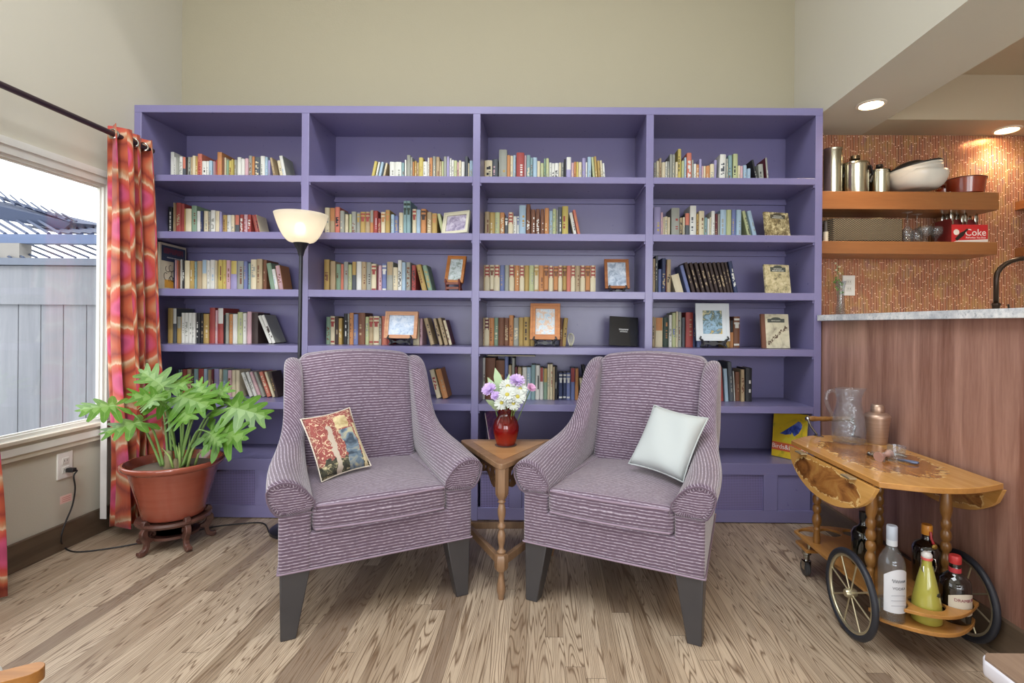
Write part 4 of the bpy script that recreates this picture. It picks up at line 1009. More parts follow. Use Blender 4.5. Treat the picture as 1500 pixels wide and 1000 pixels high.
# ------------------------------------------------------------------ red vase with flowers
def m_redglass():
    t = NT('red_glass'); t.set(col='8e1014', rough=.05, spec=.9, coat=.8)
    tr = t.n('ShaderNodeBsdfTransparent', inp={0: rgba('e0705c')}); mx = t.n('ShaderNodeMixShader', inp={0: .55, 1: t.b.outputs[0], 2: tr.outputs[0]}); t.t.links.new(mx.outputs[0], t.t.nodes['Material Output'].inputs[0])
    c = t.coord(); t.set(col=t.ramp(t.xyz(c)[2], [(0, 'b8341a'), (.06, '9a1814'), (.13, '5c080c')])); return t.m  # brighter orange-red towards the foot imitates light glowing through the glass
vz = zt+.0016; vp = atZ(741, 652, vz)
vs = thing('flower_vase', 'ruby red glass vase on the three-cornered table', 'vase', (vp.x, vp.y, vz))
prof = [(.0, .002), (.034, .002), (.038, .006), (.046, .03), (.0535, .062), (.054, .08), (.048, .104), (.036, .122), (.033, .132), (.0345, .142), (.039, .154), (.0385, .156), (.0365, .154), (.031, .14), (.0295, .13), (.033, .12), (.044, .102), (.05, .08), (.049, .062), (.042, .032), (.034, .01), (0, .008)]
MB().lathe(prof, 32).build('vase_body', m_redglass(), vs, sharp=None)
MB().lathe([(0, 0), (.044, 0), (.046, .003), (.04, .006), (.034, .004), (0, .004)], 32).build('glass_foot', glass('foot_glass', 'd8d4d4', .02, .5), vs)
M_STEM = pm('6f8a4a', .5); M_PET = pm('ccd0ca', .6); M_PETL = pm('cdb2e2', .6); M_PETP = pm('d9a8cc', .6); M_EYE = pm('b8ac4a', .7); M_LEAFP = pm('a9bf98', .6)
def flower(name, label, px, Y, r, npet, layers, m, eye, grp, cup=.2, ew=.36, cat='flower'):
    c = at(px[0], px[1], Y); root = Vector((vp.x+(c.x-vp.x)*.25, vp.y+(c.y-vp.y)*.25, vz+.05))
    t = thing(name, label, cat, c, 0, grp)
    d = (c-Vector((vp.x, vp.y, vz+.10))).normalized(); d = (d+Vector((0, -1.0, .1))).normalized()
    R = d.to_track_quat('Z', 'Y').to_matrix().to_4x4()
    b = MB(); rr = random.Random(int(px[0]*7+px[1]))
    for L in range(layers):
        n = npet; k = r*(1-.2*L)
        for i in range(n):
            a = 2*pi*(i+L*.5)/n+rr.uniform(-.1, .1); w = k*ew; e = cup+L*.28+rr.uniform(-.12, .12)
            pts = [(0, 0, 0), (k*.5, -w*.5, k*.5*e), (k*.85, -w*.45, k*.8*e), (k, 0, k*e*.9), (k*.85, w*.45, k*.8*e), (k*.5, w*.5, k*.5*e), (k*.55, 0, k*.5*e-.002)]
            b.add(pts, [(0,1,6),(1,2,6),(2,3,6),(3,4,6),(4,5,6),(5,0,6)], 0, None, R @ Rz(a))
    b.build('petals', m, t, sharp=None)
    if eye: MB().ball((0, 0, r*.08), (r*.24, r*.24, r*.14), 12, 0, R).build('flower_eye', M_EYE, t)
    mid = (root-c)*.5+Vector((0, .015, -.0))
    MB().tube([(0, .003, -.002), mid*.4+Vector((0, .012, 0)), mid, root-c], .0018, 6).build('stem', M_STEM, t)
g = 'white daisies in the red vase'
FY = vp.y
for lab, px, dy, r in (('white daisy facing out at the centre of the bouquet', (743, 578), -.055, .034), ('white daisy beside the centre one, nearest the plum armchair with white pillow', (758, 581), -.05, .033),
                  ('white daisy hanging low over the rim of the red vase', (735, 590), -.05, .03), ('white daisy at the very top of the daisies', (744, 566), -.02, .034), ('white daisy tucked under the lilac mums', (762, 570), -.02, .03), ('white daisy low at the rim beneath the two open daisies', (752, 591), -.06, .028)):
    flower('daisy', lab, px, FY+dy, r*1.12, 20, 2, M_PET, True, g, .12, .24)
g = 'lilac flowers in the red vase'
for lab, px, dy, r, m in (('lilac bloom sticking out towards the tapestry pillow chair', (717, 571), -.01, .034, M_PETL), ('lilac bloom standing above the white daisies', (757, 558), .0, .036, M_PETL), ('small lilac bloom low in the bouquet', (726, 580), -.035, .022, M_PETL), ('pink bloom at the outer edge of the bouquet facing the white pillow', (778, 568), .0, .022, M_PETP)):
    flower('mum_flower', lab, px, FY+dy, r, 18, 4, m, False, g, .3, .26)
t = thing('leaf_sprig', 'pale green leaf sprig rising at the back of the bouquet', 'foliage', (vp.x, vp.y+.01, vz+.14))
b = MB(); base = Vector((vp.x, vp.y+.01, vz+.14))
for (px, py) in ((725, 538), (714, 552), (746, 547), (735, 556), (711, 585), (720, 596), (760, 598)):
    tip = at(px, py, FY+.015 if py < 570 else FY-.04)-base; st = tip*.35 if py < 570 else tip*.2; ax = (tip-st); sd = ax.cross(Vector((0, 1, .3))).normalized()*ax.length*.16
    b.add([st, st+ax*.35+sd, st+ax*.7+sd*.8, tip, st+ax*.7-sd*.8, st+ax*.35-sd, st+ax*.5+Vector((0, -.006, 0))], [(0,1,6),(1,2,6),(2,3,6),(3,4,6),(4,5,6),(5,0,6)])
    b.tube([Vector((0, 0, -.06)), st*.5, st], .0015, 5)
b.build('leaves', M_LEAFP, t, sharp=None)
# ------------------------------------------------------------------ torchiere lamp
lp = at(437.5, 480, 2.49); lx, ly = lp.x, 2.49
M_LAMPM = pm('2c2d33', .3, .5)
lm = thing('floor_lamp', 'dark torchiere floor lamp with frosted bowl shade, lit, before the bookcase', 'floor lamp', (lx, ly, 0))
MB().lathe([(0, 0), (.118, 0), (.122, .004), (.122, .016), (.11, .024), (.03, .032), (.014, .05), (0, .05)], 36).build('base', M_LAMPM, lm)
zb = at(441, 372, ly).z; z1 = at(441, 357, ly).z; z2 = at(440, 314, ly).z
pt = at(441, 360, ly); tx = pt.x-lx
MB().tube([(0, 0, .04), (tx*.5, 0, .7), (tx, 0, zb)], .0088, 12).build('pole', M_LAMPM, lm)
MB().lathe([(.0105, zb-.01), (.013, zb), (.018, zb+.02), (.03, z1-.008), (.036, z1+.004), (.0, z1+.006)], 24, M=T((tx, 0, 0))).build('socket_cup', M_LAMPM, lm)
t = NT('frosted_bowl'); t.set(col='d8d2c4', rough=.6, trans=0)
tl = t.n('ShaderNodeBsdfTranslucent', inp={0: rgba('f6f0e2')}); mx = t.n('ShaderNodeMixShader', inp={0: .6, 1: t.b.outputs[0], 2: tl.outputs[0]}); tp_ = t.n('ShaderNodeBsdfTransparent'); m2 = t.n('ShaderNodeMixShader', inp={0: .22, 1: mx.outputs[0], 2: tp_.outputs[0]}); t.t.links.new(m2.outputs[0], t.t.nodes['Material Output'].inputs[0])
R_ = .1225; hh = z2-z1
prof = [(.012, z1), (.03, z1+.003)]+[(.03+(R_-.03)*(k/10)**.56, z1+.003+(hh-.003)*(k/10)**1.35) for k in range(1, 11)]
prof += [(r-.003, z+.002 if i else z) for i, (r, z) in enumerate(prof[::-1])]
MB().lathe(prof, 48, M=T((tx, 0, 0))).build('bowl_shade', t.m, lm, sharp=None)
MB().ball((tx, -.01, z1+hh*.48), (.028, .028, .034), 16).build('bulb', emit('bulb_glow', 'fff6e6', 9), lm)
def lamp(name, typ, loc, power, col, **kw):
    L = bpy.data.lights.new(name, typ); L.energy = power; L.color = col
    for k, v in kw.items(): setattr(L, k, v)
    o = bpy.data.objects.new(name, L); COL.objects.link(o); o.location = loc; return o
lamp('lamp_bulb_light', 'POINT', (lx+tx, ly-.01, z1+hh*.8), .45, (1, .9, .76), shadow_soft_size=.03)
sw = MB(); sw.tube([(0, -.1, .02), (0, -.1, .03)], .01, 12); sw.build('foot_switch', M_LAMPM, lm)

# ------------------------------------------------------------------ outlet, cord and tag
pq = atX(94, 681, XL); oz = pq.z; oy = pq.y
ou = thing('wall_outlet', 'white duplex outlet on the wall under the window', 'outlet', (XL, oy, oz))
M_PLATE = pm('e4e2de', .4)
MB().rbox((-.002, -.036, -.058), (.006, .036, .058), .003, 2).build('face_plate', M_PLATE, ou, weld=True)
for z in (-.02, .02):
    b = MB(); b.rbox((.004, -.016, z-.014), (.0075, .016, z+.014), .002, 2); r_ = b.build('receptacle', pm('d8d6d0', .4), ou, weld=True)
    b = MB()
    for dy in (-.006, .006): b.box((.007, dy-.001, z-.003), (.0078, dy+.001, z+.006))
    b.build('slot', pm('2a2a2a', .5), r_)
M_CORD = pm('1c1b1d', .5)
pts2 = [atX(96, 688, XL)+Vector((.012, 0, 0)), atX(98, 688, XL)+Vector((.045, 0, -.002)), atX(108, 697, XL+.06), atX(110, 715, XL+.06), atX(106, 740, XL+.05), atX(96, 765, XL+.045), atX(90, 785, XL+.06), atZ(93, 800, .012), atZ(112, 808, .004), atZ(160, 803, .004), atZ(205, 795, .004), atZ(262, 783, .004), atZ(310, 772, .004), atZ(350, 767, .004), atZ(385, 766, .004), Vector((lx-.11, ly-.05, .006))]
def smooth(pts, n=5):
    out = []; P_ = [pts[0]]+pts+[pts[-1]]
    for i in range(1, len(P_)-2):
        for k in range(n):
            f = k/n; a, b2, c2, d = P_[i-1:i+3]
            out.append(.5*((2*b2)+(c2-a)*f+(2*a-5*b2+4*c2-d)*f*f+(3*b2-a-3*c2+d)*f**3))
    return out+[pts[-1]]
cd = thing('power_cord', 'thin dark power cord running from the outlet along the floor to the lamp', 'cord', (0, 0, 0))
MB().tube(smooth(pts2, 6), .0032, 8).build('cable', M_CORD, cd, sharp=None)
p0 = pts2[0]
b = MB(); b.rbox((XL+.008, p0.y-.011, p0.z-.009), (XL+.042, p0.y+.011, p0.z+.009), .004, 2); b.build('plug', M_CORD, cd, weld=True)
tg = atX(97, 730, XL+.05); b = MB()
b.box((tg.x-.0006, tg.y-.028, tg.z-.017), (tg.x+.0006, tg.y+.026, tg.z+.017)); b.build('warning_tag', pm('e2bdb4', .6), cd)
b = MB()
for k in range(3): b.box((tg.x+.0006, tg.y-.02, tg.z+.006-.008*k), (tg.x+.001, tg.y+.02, tg.z+.009-.008*k))
b.build('tag_print', pm('c98880', .6), cd)

# ------------------------------------------------------------------ potted philodendron on a carved stand
pc_ = at(256, 672, 2.325); PX, PY = pc_.x, 2.325
M_STAND = m_wood('stand_rosewood', '3a221c', '6a463c', 'X', .35, 2)
stz = .135
sd_ = thing('plant_stand', 'low carved dark wood plant stand with five curled legs', 'plant stand', (PX, PY, 0), .15)
MB().lathe([(.118, stz-.022), (.14, stz-.022), (.146, stz-.012), (.142, stz-.002), (.118, stz-.006)], 40).build('top_ring', M_STAND, sd_)
MB().lathe([(.074, .05), (.1, .05), (.1, .062), (.074, .062), (.074, .05)], 36).build('lower_ring', M_STAND, sd_)
MB().lathe([(0, stz-.02), (.12, stz-.02), (.12, stz-.008), (0, stz-.008)], 36).build('top_disc', M_STAND, sd_)
prof_leg = [(.112, .128), (.128, .150), (.142, .146), (.147, .128), (.138, .118), (.150, .104), (.152, .086), (.142, .066), (.132, .046), (.136, .028), (.150, .020), (.160, .024), (.163, .012), (.156, .001), (.140, .001), (.124, .012), (.116, .034), (.114, .05), (.096, .052), (.096, .066), (.112, .070), (.122, .082), (.124, .1), (.116, .112)]
for k in range(5):
    a = -pi/2-.42+2*pi*k/5
    MB().prism(prof_leg, -.011, .011, M=Rz(a) @ RX90).build('leg', M_STAND, sd_, bevel=.003)
for k in range(5):
    a = -pi/2-.42+2*pi*k/5
    b = MB(); b.tube([(.098+.012*cos(u), 0, .082+.013*sin(u)) for u in [pi*.3*i for i in range(7)]], .0045, 8, M=Rz(a)); b.build('scroll', M_STAND, sd_)
rz_ = at(256, 672, PY).z
t = NT('glazed_terracotta'); n = t.noise(t.scale(t.coord(), (3, 3, 40)), 1.0, 3)
t.set(col=t.ramp(n, [(.3, '8e4634'), (.7, '98503e')]), rough=.18, coat=.5); M_POT = t.m
pot = thing('plant_pot', 'large glazed terracotta red pot holding the philodendron', 'plant pot', (PX, PY, stz-.001))
Hp = rz_-stz
MB().lathe([(0, .0), (.108, .0), (.118, .004), (.122, .012), (.135, Hp*.3), (.155, Hp*.6), (.173, Hp*.86), (.176, Hp*.88), (.184, Hp*.885), (.197, Hp*.93), (.2, Hp*.985), (.197, Hp), (.187, Hp), (.18, Hp*.94), (.165, Hp*.8), (.15, Hp*.6), (0, Hp*.6)], 56).build('pot_body', M_POT, pot, sharp=60)
MB().lathe([(0, Hp*.86), (.08, Hp*.865), (.168, Hp*.85)], 32).build('potting_soil', pm('6e6256', .95), pot)
t = NT('leaf_green'); u, v, _ = t.xyz(t.coord('UV')); n = t.noise(t.coord(), 22, 2)
c = t.mix(n, '2c5a1a', '6f9c36'); vein = t.math('LESS_THAN', t.math('ABSOLUTE', t.math('SUBTRACT', u, .5)), .018); c = t.mix(t.math('MULTIPLY', vein, .5), c, '94b56c')
t.set(col=c, rough=.4, coat=.05)
tl = t.n('ShaderNodeBsdfTranslucent', inp={0: rgba('6a9a2c')}); mx = t.n('ShaderNodeMixShader', inp={0: .22, 1: t.b.outputs[0], 2: tl.outputs[0]}); t.t.links.new(mx.outputs[0], t.t.nodes['Material Output'].inputs[0])
M_LEAF = t.m
M_PETI = pm('7da05a', .4); M_TRUNK = pm('8d8064', .9)
plz = stz+Hp*.86
ph = thing('philodendron', 'split-leaf philodendron with deeply lobed leaves growing in the terracotta pot', 'plant', (PX, PY, plz))
o = Vector((PX, PY, plz))
def leaf(jp, jY, tp, tY, width, up, droop=.15, seed=1, fold=.25, rootdx=0, roll=0):
    """one lobed leaf from its junction with the petiole to its tip"""
    J = at(jp[0], jp[1], jY)-o; E = at(tp[0], tp[1], tY)-o; ax = E-J; L = ax.length; ax.normalize()
    up = Vector(up); sd = ax.cross(up).normalized(); nm = sd.cross(ax).normalized()
    r = random.Random(seed); b = MB()
    def PT(f, s):      # f along midrib 0..1, s sideways in units of L
        return J+ax*(f*L)+sd*(s*L)+nm*(-droop*L*(f*f)-fold*abs(s)*L*.55-.5*droop*L*s*s)
    ribs = [-.17, .04, .26, .48, .69]
    lens = [.42, .60, .58, .45, .29]
    for s in (-1, 1):
        for i, (f0, ln) in enumerate(zip(ribs, lens)):
            ln *= width*r.uniform(.82, 1.14); f1 = f0+[-.24, -.07, .12, .22, .24][i]+r.uniform(-.05, .05)
            wb, wm = .14, .085
            a0, a1 = max(-.01, f0-wb), max(.02, f0+wb)
            base0, base1 = PT(max(-.0, a0), 0), PT(a1, 0)
            q0 = PT(f0-wb+(f1-f0)*.3, s*ln*.42); q1 = PT(f0+wb*.9+(f1-f0)*.3, s*ln*.42)
            m0 = PT(f0-wm*1.15+(f1-f0)*.72, s*ln*.78); m1 = PT(f0+wm*1.15+(f1-f0)*.72, s*ln*.78)
            nb0 = PT(f1-.062, s*ln*.95); nb1 = PT(f1+.06, s*ln*.94); tip = PT(f1+.01, s*ln*1.05)
            c0 = PT(f0+(f1-f0)*.3, s*ln*.42)+nm*(-.004*L); c1 = PT(f0+(f1-f0)*.72, s*ln*.78)+nm*(-.004*L)
            vs = [base0, base1, q0, q1, m0, m1, nb0, nb1, tip, c0, c1]
            fs = [(0, 9, 2), (0, 1, 9), (1, 3, 9), (2, 9, 10, 4), (9, 3, 5, 10), (4, 10, 6), (10, 5, 7), (6, 10, 7, 8)]
            if s < 0: fs = [f[::-1] for f in fs]
            U = {0: .5, 1: .5, 9: .5, 10: .5, 8: .5}
            b.add(vs, fs, 0, [[(U.get(k, .2), 0) for k in f] for f in fs])
    # terminal lobe
    vs = [PT(.78, 0), PT(.86, -.06*width), PT(.86, .06*width), PT(.95, -.05*width), PT(.95, .05*width), PT(1.02, 0)]
    b.add(vs, [(0, 2, 1), (1, 2, 4, 3), (3, 4, 5)], 0, [[(.5, 0)]*3, [(.3, 0)]*4, [(.3, 0)]*3])
    lf = b.build('leaf', M_LEAF, ph, sharp=None)
    root = Vector((rootdx, r.uniform(-.03, .03), .01)); mid = root*.45+J*.55+Vector((0, 0, .06+.12*abs(J.x-root.x)))
    pts = smooth([root, (root+mid)*.5+Vector((0, 0, .02)), mid, J], 5)
    MB().tube(pts+[J+ax*L*.12+nm*(-droop*L*.015)], [.0058-.0028*k/len(pts) for k in range(len(pts))]+[.002], 7).build('petiole', M_PETI, lf, sharp=None)
    lf_p = lf.children
    return lf
LV = [((168, 594), 2.2, (110, 598), 2.1, 1.25, (0, -.5, .6), .1, 1, -.04), ((206, 618), 2.22, (144, 631), 2.12, 1.0, (0, -.55, .8), .12, 2, -.03),
      ((239, 566), 2.33, (203, 540), 2.3, 1.15, (.2, -.8, .6), .05, 3, -.02), ((232, 570), 2.36, (280, 557), 2.38, 1.15, (-.1, -.6, .8), .05, 4, -.02),
      ((240, 588), 2.25, (192, 572), 2.15, 1.0, (.1, -.7, .7), .2, 5, 0), ((230, 578), 2.2, (214, 590), 2.08, .95, (0, -.8, .5), .2, 6, 0),
      ((273, 592), 2.28, (268, 614), 2.14, 1.1, (0, -.75, .6), .15, 7, .01), ((306, 586), 2.33, (338, 563), 2.36, 1.25, (0, -.7, .7), .08, 8, .03),
      ((300, 582), 2.3, (287, 556), 2.34, .9, (0, -.9, .4), .02, 9, .02), ((340, 596), 2.33, (397, 608), 2.36, 1.05, (0, -.65, .75), .15, 10, .05),
      ((312, 634), 2.28, (360, 640), 2.24, 1.15, (0, -.75, .55), .1, 11, .05), ((308, 634), 2.26, (322, 654), 2.2, 1.1, (-.1, -.9, .2), .1, 12, .05),
      ((262, 580), 2.3, (304, 588), 2.2, .85, (0, -.6, .8), .2, 13, .02), ((335, 592), 2.4, (360, 578), 2.48, .9, (0, -.7, .7), .1, 14, .04)]
for l in LV: leaf(l[0], l[1], l[2], l[3], l[4], l[5], l[6], l[7], .25, l[8])
for (px, h, r) in ((243, .085, .02), (254, .05, .013), (262, .055, .014)):
    q = at(px, 668, 2.3)-o; M = T((q.x, -.01, -.012))
    b = MB(); pr = []
    for k in range(11): pr.append((r*(1+.12*(k % 2))*(1-.035*k), h*k/10))
    pr.append((0.001, h+.004)); b.lathe(pr, 14, M=M); b.build('stem_stub', M_TRUNK, ph, sharp=None)
for k in range(10):
    a = -1.2+.27*k; q = Vector((.05+.008*(k-5), -.005+.012*((k*3) % 4-1.5), 0)); h = .09+.025*(k % 3)
    b = MB(); b.tube([q, q+Vector((.3*h*sin(a*.6), 0, h*.6)), q+Vector((.7*h*sin(a*.8), 0, h))], [.006, .0045, .0008], 6); b.build('leaf_sheath', pm('9db86a', .5), ph, sharp=None)
# ------------------------------------------------------------------ bar cart
M_CART = m_wood('cart_wood', '9a6a34', 'c08a4a', 'Y', .28, 1.2); M_TURNW = m_wood('turned_wood', '6e4822', '9c6f3a', 'Z', .3, 2)
def m_marq():
    """light maple with a dark burl field edged by a pale wavy inlay"""
    t = NT('marquetry_wood'); c = t.coord(); x, y, z = t.xyz(c)
    gr = t.noise(t.scale(c, (26, 3, 26)), 1.0, 4, .6, .6); burl = t.noise(t.scale(c, (16, 6, 16)), 1.0, 4, .65, 1.5)
    light = t.ramp(gr, [(.3, 'b98642'), (.7, 'd6a45e')]); dk = t.ramp(burl, [(.35, '70441f'), (.52, 'a06a34'), (.68, 'b78646')])
    u, v, _ = t.xyz(t.coord('UV'))       # uv: 0..1 over the panel
    n = t.noise(c, 24, 2, .5, .5); n2 = t.noise(c, 60, 2)
    cu = t.math('SUBTRACT', u, .5); cv = t.math('SUBTRACT', v, .5)
    d = t.math('ADD', t.math('POWER', t.math('ABSOLUTE', t.math('DIVIDE', cu, .40)), 2.2), t.math('POWER', t.math('ABSOLUTE', t.math('DIVIDE', cv, .36)), 2.2))
    d = t.math('ADD', d, t.math('MULTIPLY', t.math('SUBTRACT', n, .5), 1.3))
    ins = t.math('LESS_THAN', d, .95); edge = t.math('MULTIPLY', t.math('GREATER_THAN', d, .8), t.math('LESS_THAN', d, .95))
    col = t.mix(ins, light, dk); col = t.mix(t.math('MULTIPLY', edge, t.math('GREATER_THAN', n2, .45)), col, 'dcb878')
    t.set(col=col, rough=.16, coat=.4); return t.m
M_MARQ = m_marq()
M_BRASS = pm('c2b99c', .35, .8); M_TIRE = pm('24262e', .5); M_CHROME = pm('b4b4b0', .15, 1)
CXc, CYc = 1.19, 1.83; zt = .545
ct_ = thing('bar_cart', 'wooden drop-leaf bar cart on big spoked wheels beside the bar wall', 'bar cart', (CXc, CYc, 0), 0)
def lc(p): return Vector((p.x-CXc, p.y-CYc, p.z))
XLc, XRc = 1.0-CXc, 1.372-CXc; y0, y1 = 1.545-CYc, 2.10-CYc
poly = [(XLc, y0), *[(XLc+(XRc-XLc)*k/12, y0-.055*sin(pi*k/12)) for k in range(1, 12)], (XRc, y0), (XRc, y1), *[(XRc-(XRc-XLc)*k/12, y1+.11*sin(pi*k/12)) for k in range(1, 12)], (XLc, y1)]
b = MB(); b.prism(poly, zt-.017, zt, 0, mtop=1)
for k in list(b.uv): b.uv[k] = [((x-XLc)/(XRc-XLc), (y-y0+.05)/(y1-y0+.16)) for x, y in b.uv[k]]
b.build('table_top', [M_CART, M_MARQ], ct_, bevel=.002)
def dleaf(x, sgn, name):
    n = 20; L = y1-y0; pts = [(y0, 0)]+[(y0+L*k/n, -.128*(max(0, 1-abs(2*k/n-1)**2.1))**.62) for k in range(1, n)]+[(y1, 0)]
    b = MB(); Mx = Matrix(((0,0,1,0),(1,0,0,0),(0,1,0,0),(0,0,0,1)))
    b.prism(pts, -.007, .007, 0, M=T((x, 0, zt-.021)) @ Ry(sgn*.12) @ Mx)
    for k in list(b.uv): b.uv[k] = [((u-y0)/L, .5+(v+.055)/.14) for u, v in b.uv[k]]
    o = b.build('drop_leaf', M_MARQ, ct_, bevel=.0015)
    for f in (.22, .78):
        q = MB(); q.box((x-.006, y0+L*f-.025, zt-.022), (x+.03*(-sgn if sgn else 1), y0+L*f+.025, zt-.0175)); q.build('hinge', M_BRASS, o)
dleaf(XLc-.002, 1, 'near'); dleaf(XRc+.004, -1, 'far')
b = MB(); b.box((1.05-CXc, 1.65-CYc, zt-.045), (1.31-CXc, 2.02-CYc, zt-.018)); b.build('apron', M_CART, ct_)
zs = .17
# lower shelf with bottle holes, and the small plates hung below it
sp = [(1.022-CXc, 1.575-CYc), *[(1.022-CXc+(1.327-1.022)*k/14, 1.575-CYc-.078*sin(pi*k/14)) for k in range(1, 14)], (1.327-CXc, 1.575-CYc), (1.31-CXc, 1.9-CYc), (1.30-CXc, 2.12-CYc), *[(1.30-CXc-(1.30-1.024)*k/10, 2.12-CYc+.05*sin(pi*k/10)) for k in range(1, 10)], (1.024-CXc, 2.12-CYc)]
BOT = [(1312, 910, .0365), (1364, 912, .042), (1406, 910, .041)]
bp = [(lambda q: (q.x-CXc, q.y-CYc+.02, r+.005))(atZ(px, py, .12)) for px, py, r in BOT]
holes = [circ(x, y, r, 28) for x, y, r in bp]+[circ(1.075-CXc, 2.095-CYc, .04, 28), circ(1.162-CXc, 2.10-CYc, .04, 28), circ(1.25-CXc, 2.095-CYc, .038, 28)]
b = MB(); b.prism(sp, zs-.010, zs, holes=holes); b.build('lower_shelf', M_CART, ct_, bevel=.0015)
fp = [(1.03-CXc, 1.64-CYc), (1.03-CXc, 1.58-CYc), *[(1.03-CXc+.29*k/14, 1.575-CYc-.075*sin(pi*k/14)) for k in range(1, 14)], (1.32-CXc, 1.58-CYc), (1.32-CXc, 1.64-CYc)]
b = MB(); b.prism(fp, .106, .118); b.build('front_bottle_plate', M_CART, ct_, bevel=.0015)
b = MB(); b.prism([(1.03-CXc, 2.03-CYc), (1.3-CXc, 2.03-CYc), (1.29-CXc, 2.13-CYc), (1.16-CXc, 2.16-CYc), (1.035-CXc, 2.13-CYc)], .114, .126); b.build('rear_bottle_plate', M_CART, ct_, bevel=.0015)
for x in (1.05, 1.30):
    for y in (1.62, 2.05): MB().tube([(x-CXc, y-CYc, .117), (x-CXc, y-CYc, zs-.010)], .006, 8).build('plate_post', M_BRASS, ct_)
hgt = zt-.02-zs
prof = [(.013, 0), (.0135, .02), (.011, .045), (.0125, .05), (.0125, .058), (.0095, .062)]
prof += [(.0095+.0075*sin(pi*k/8), .062+.052*k/8) for k in range(1, 8)]+[(.0095, .114), (.0145, .122), (.016, .132), (.0145, .142), (.010, .149), (.0145, .156), (.0165, .168), (.0145, .18), (.0105, .188), (.0145, .195), (.016, .205), (.0145, .214), (.011, .222), (.0165, .24), (.0185, .258), (.017, .282), (.0125, .312), (.011, .325), (.0135, .33), (.0135, .338), (.012, hgt)]
for x in (1.054, 1.296):
    for y in (1.668, 2.0):
        MB().lathe(prof, 18, M=T((x-CXc, y-CYc, zs))).build('leg', M_TURNW, ct_, sharp=60)
Rw = .139
for x, s in ((1.0, -1), (1.366, 1)):
    Mw = T((x-CXc, 1.685-CYc, Rw)) @ Ry(pi/2)
    b = MB(); b.tube([(( Rw-.0105)*cos(a), (Rw-.0105)*sin(a), 0) for a in [2*pi*k/48 for k in range(48)]], .0105, 10, M=Mw, closed=True); w_ = b.build('wheel', M_TIRE, ct_, sharp=None)
    b = MB(); b.tube([((Rw-.022)*cos(a), (Rw-.022)*sin(a), 0) for a in [2*pi*k/48 for k in range(48)]], .0065, 8, M=Mw, closed=True); b.build('rim', M_BRASS, w_, sharp=None)
    b = MB()
    for k in range(8):
        a = 2*pi*k/8+.3; b.tube([(.012*cos(a), .012*sin(a), 0), ((Rw-.022)*cos(a), (Rw-.022)*sin(a), 0)], .0028, 6, M=Mw)
    b.build('spokes', M_BRASS, w_); MB().lathe([(0, -.018), (.011, -.018), (.015, -.01), (.015, .01), (.011, .018), (0, .018)], 20, M=Mw).build('hub', M_BRASS, w_)
b = MB(); b.tube([(1.0-CXc, 1.685-CYc, Rw), (1.366-CXc, 1.685-CYc, Rw)], .006, 10); b.build('axle', M_CHROME, ct_)
for x in (1.058, 1.275):
    y = 2.085
    b = MB(); b.lathe([(.009, .062), (.012, .07), (.012, .085), (.018, .09), (.018, .114)], 14, M=T((x-CXc, y-CYc, 0))); b.box((x-CXc-.014, y-CYc-.012, .028), (x-CXc-.0115, y-CYc+.012, .064)); b.box((x-CXc+.0115, y-CYc-.012, .028), (x-CXc+.014, y-CYc+.012, .064)); b.box((x-CXc-.014, y-CYc-.012, .06), (x-CXc+.014, y-CYc+.012, .064))
    c_ = b.build('caster', M_CHROME, ct_)
    Mw = T((x-CXc, y-CYc+.006, .031)) @ Ry(pi/2)
    MB().lathe([(0, -.01), (.02, -.01), (.027, -.009), (.031, -.005), (.031, .005), (.027, .009), (.02, .01), (0, .01)], 24, M=Mw).build('caster_wheel', pm('3a3a3c', .4), c_)
# push handle at the bookcase end
hp = at(1183, 613, 2.27); hz = hp.z
hb = MB(); xa, xb = hp.x-CXc, 1.345-CXc
pts = [(xa+(xb-xa)*k/20, 2.27-CYc, hz) for k in range(21)]
hb.tube(pts, [.009+.003*abs(sin(pi*k/5)) for k in range(21)], 12); hd = hb.build('push_handle', M_TURNW, ct_, sharp=None)
for x in (xa, xb):
    q = MB(); e_ = x+(.004 if x == xa else -.035); q.tube([(x, 2.27-CYc, hz), (x, 2.24-CYc, hz-.03), (e_, 2.2-CYc, zt+.004)], .0045, 8); q.ball((x, 2.27-CYc, hz), .011, 12); q.box((e_-.012, 2.165-CYc, zt), (e_+.012, 2.205-CYc, zt+.004))
    q.build('handle_bracket', M_CHROME, hd)

# ------------------------------------------------------------------ on the cart
M_CLEAR = glass('clear_glass', 'f6f8fa', .02, .6)
M_CRYS = glass('cut_crystal', 'f4f6f9', .03, .5, cut=34)
q = atZ(1243, 648, zt); hpit = at(1243, 569, q.y).z-zt
pi_ = thing('glass_pitcher', 'tall cut glass pitcher with looped handle on the bar cart', 'pitcher', (q.x, q.y, zt+.0008))
h = hpit
pr = [(0, .0), (.052, 0), (.058, .006), (.062, .04), (.062, .07), (.055, .11), (.046, .15), (.044, .18), (.048, .205), (.05, h), (.047, h), (.044, .2), (.04, .178), (.042, .15), (.051, .11), (.058, .07), (.057, .03), (.04, .016), (0, .014)]
b = MB(); b.lathe(pr, 40)
for i, v in enumerate(b.v):
    x, y, z = v
    if z > .19 and x > .02: b.v[i] = (x*(1+.42*(z-.19)/(h-.19)*max(0, x/.05)**2), y*(1-.25*(z-.19)/(h-.19)), z)
b.build('pitcher_body', M_CRYS, pi_, sharp=None)
MB().tube(smooth([Vector(p) for p in ((-.044, 0, .185), (-.06, 0, .208), (-.085, 0, .2), (-.09, 0, .165), (-.075, 0, .125), (-.056, 0, .1))], 6), .0075, 10).build('handle', M_CRYS, pi_, sharp=None)
q = atZ(1285, 649, zt); hs = at(1285, 592, q.y).z-zt
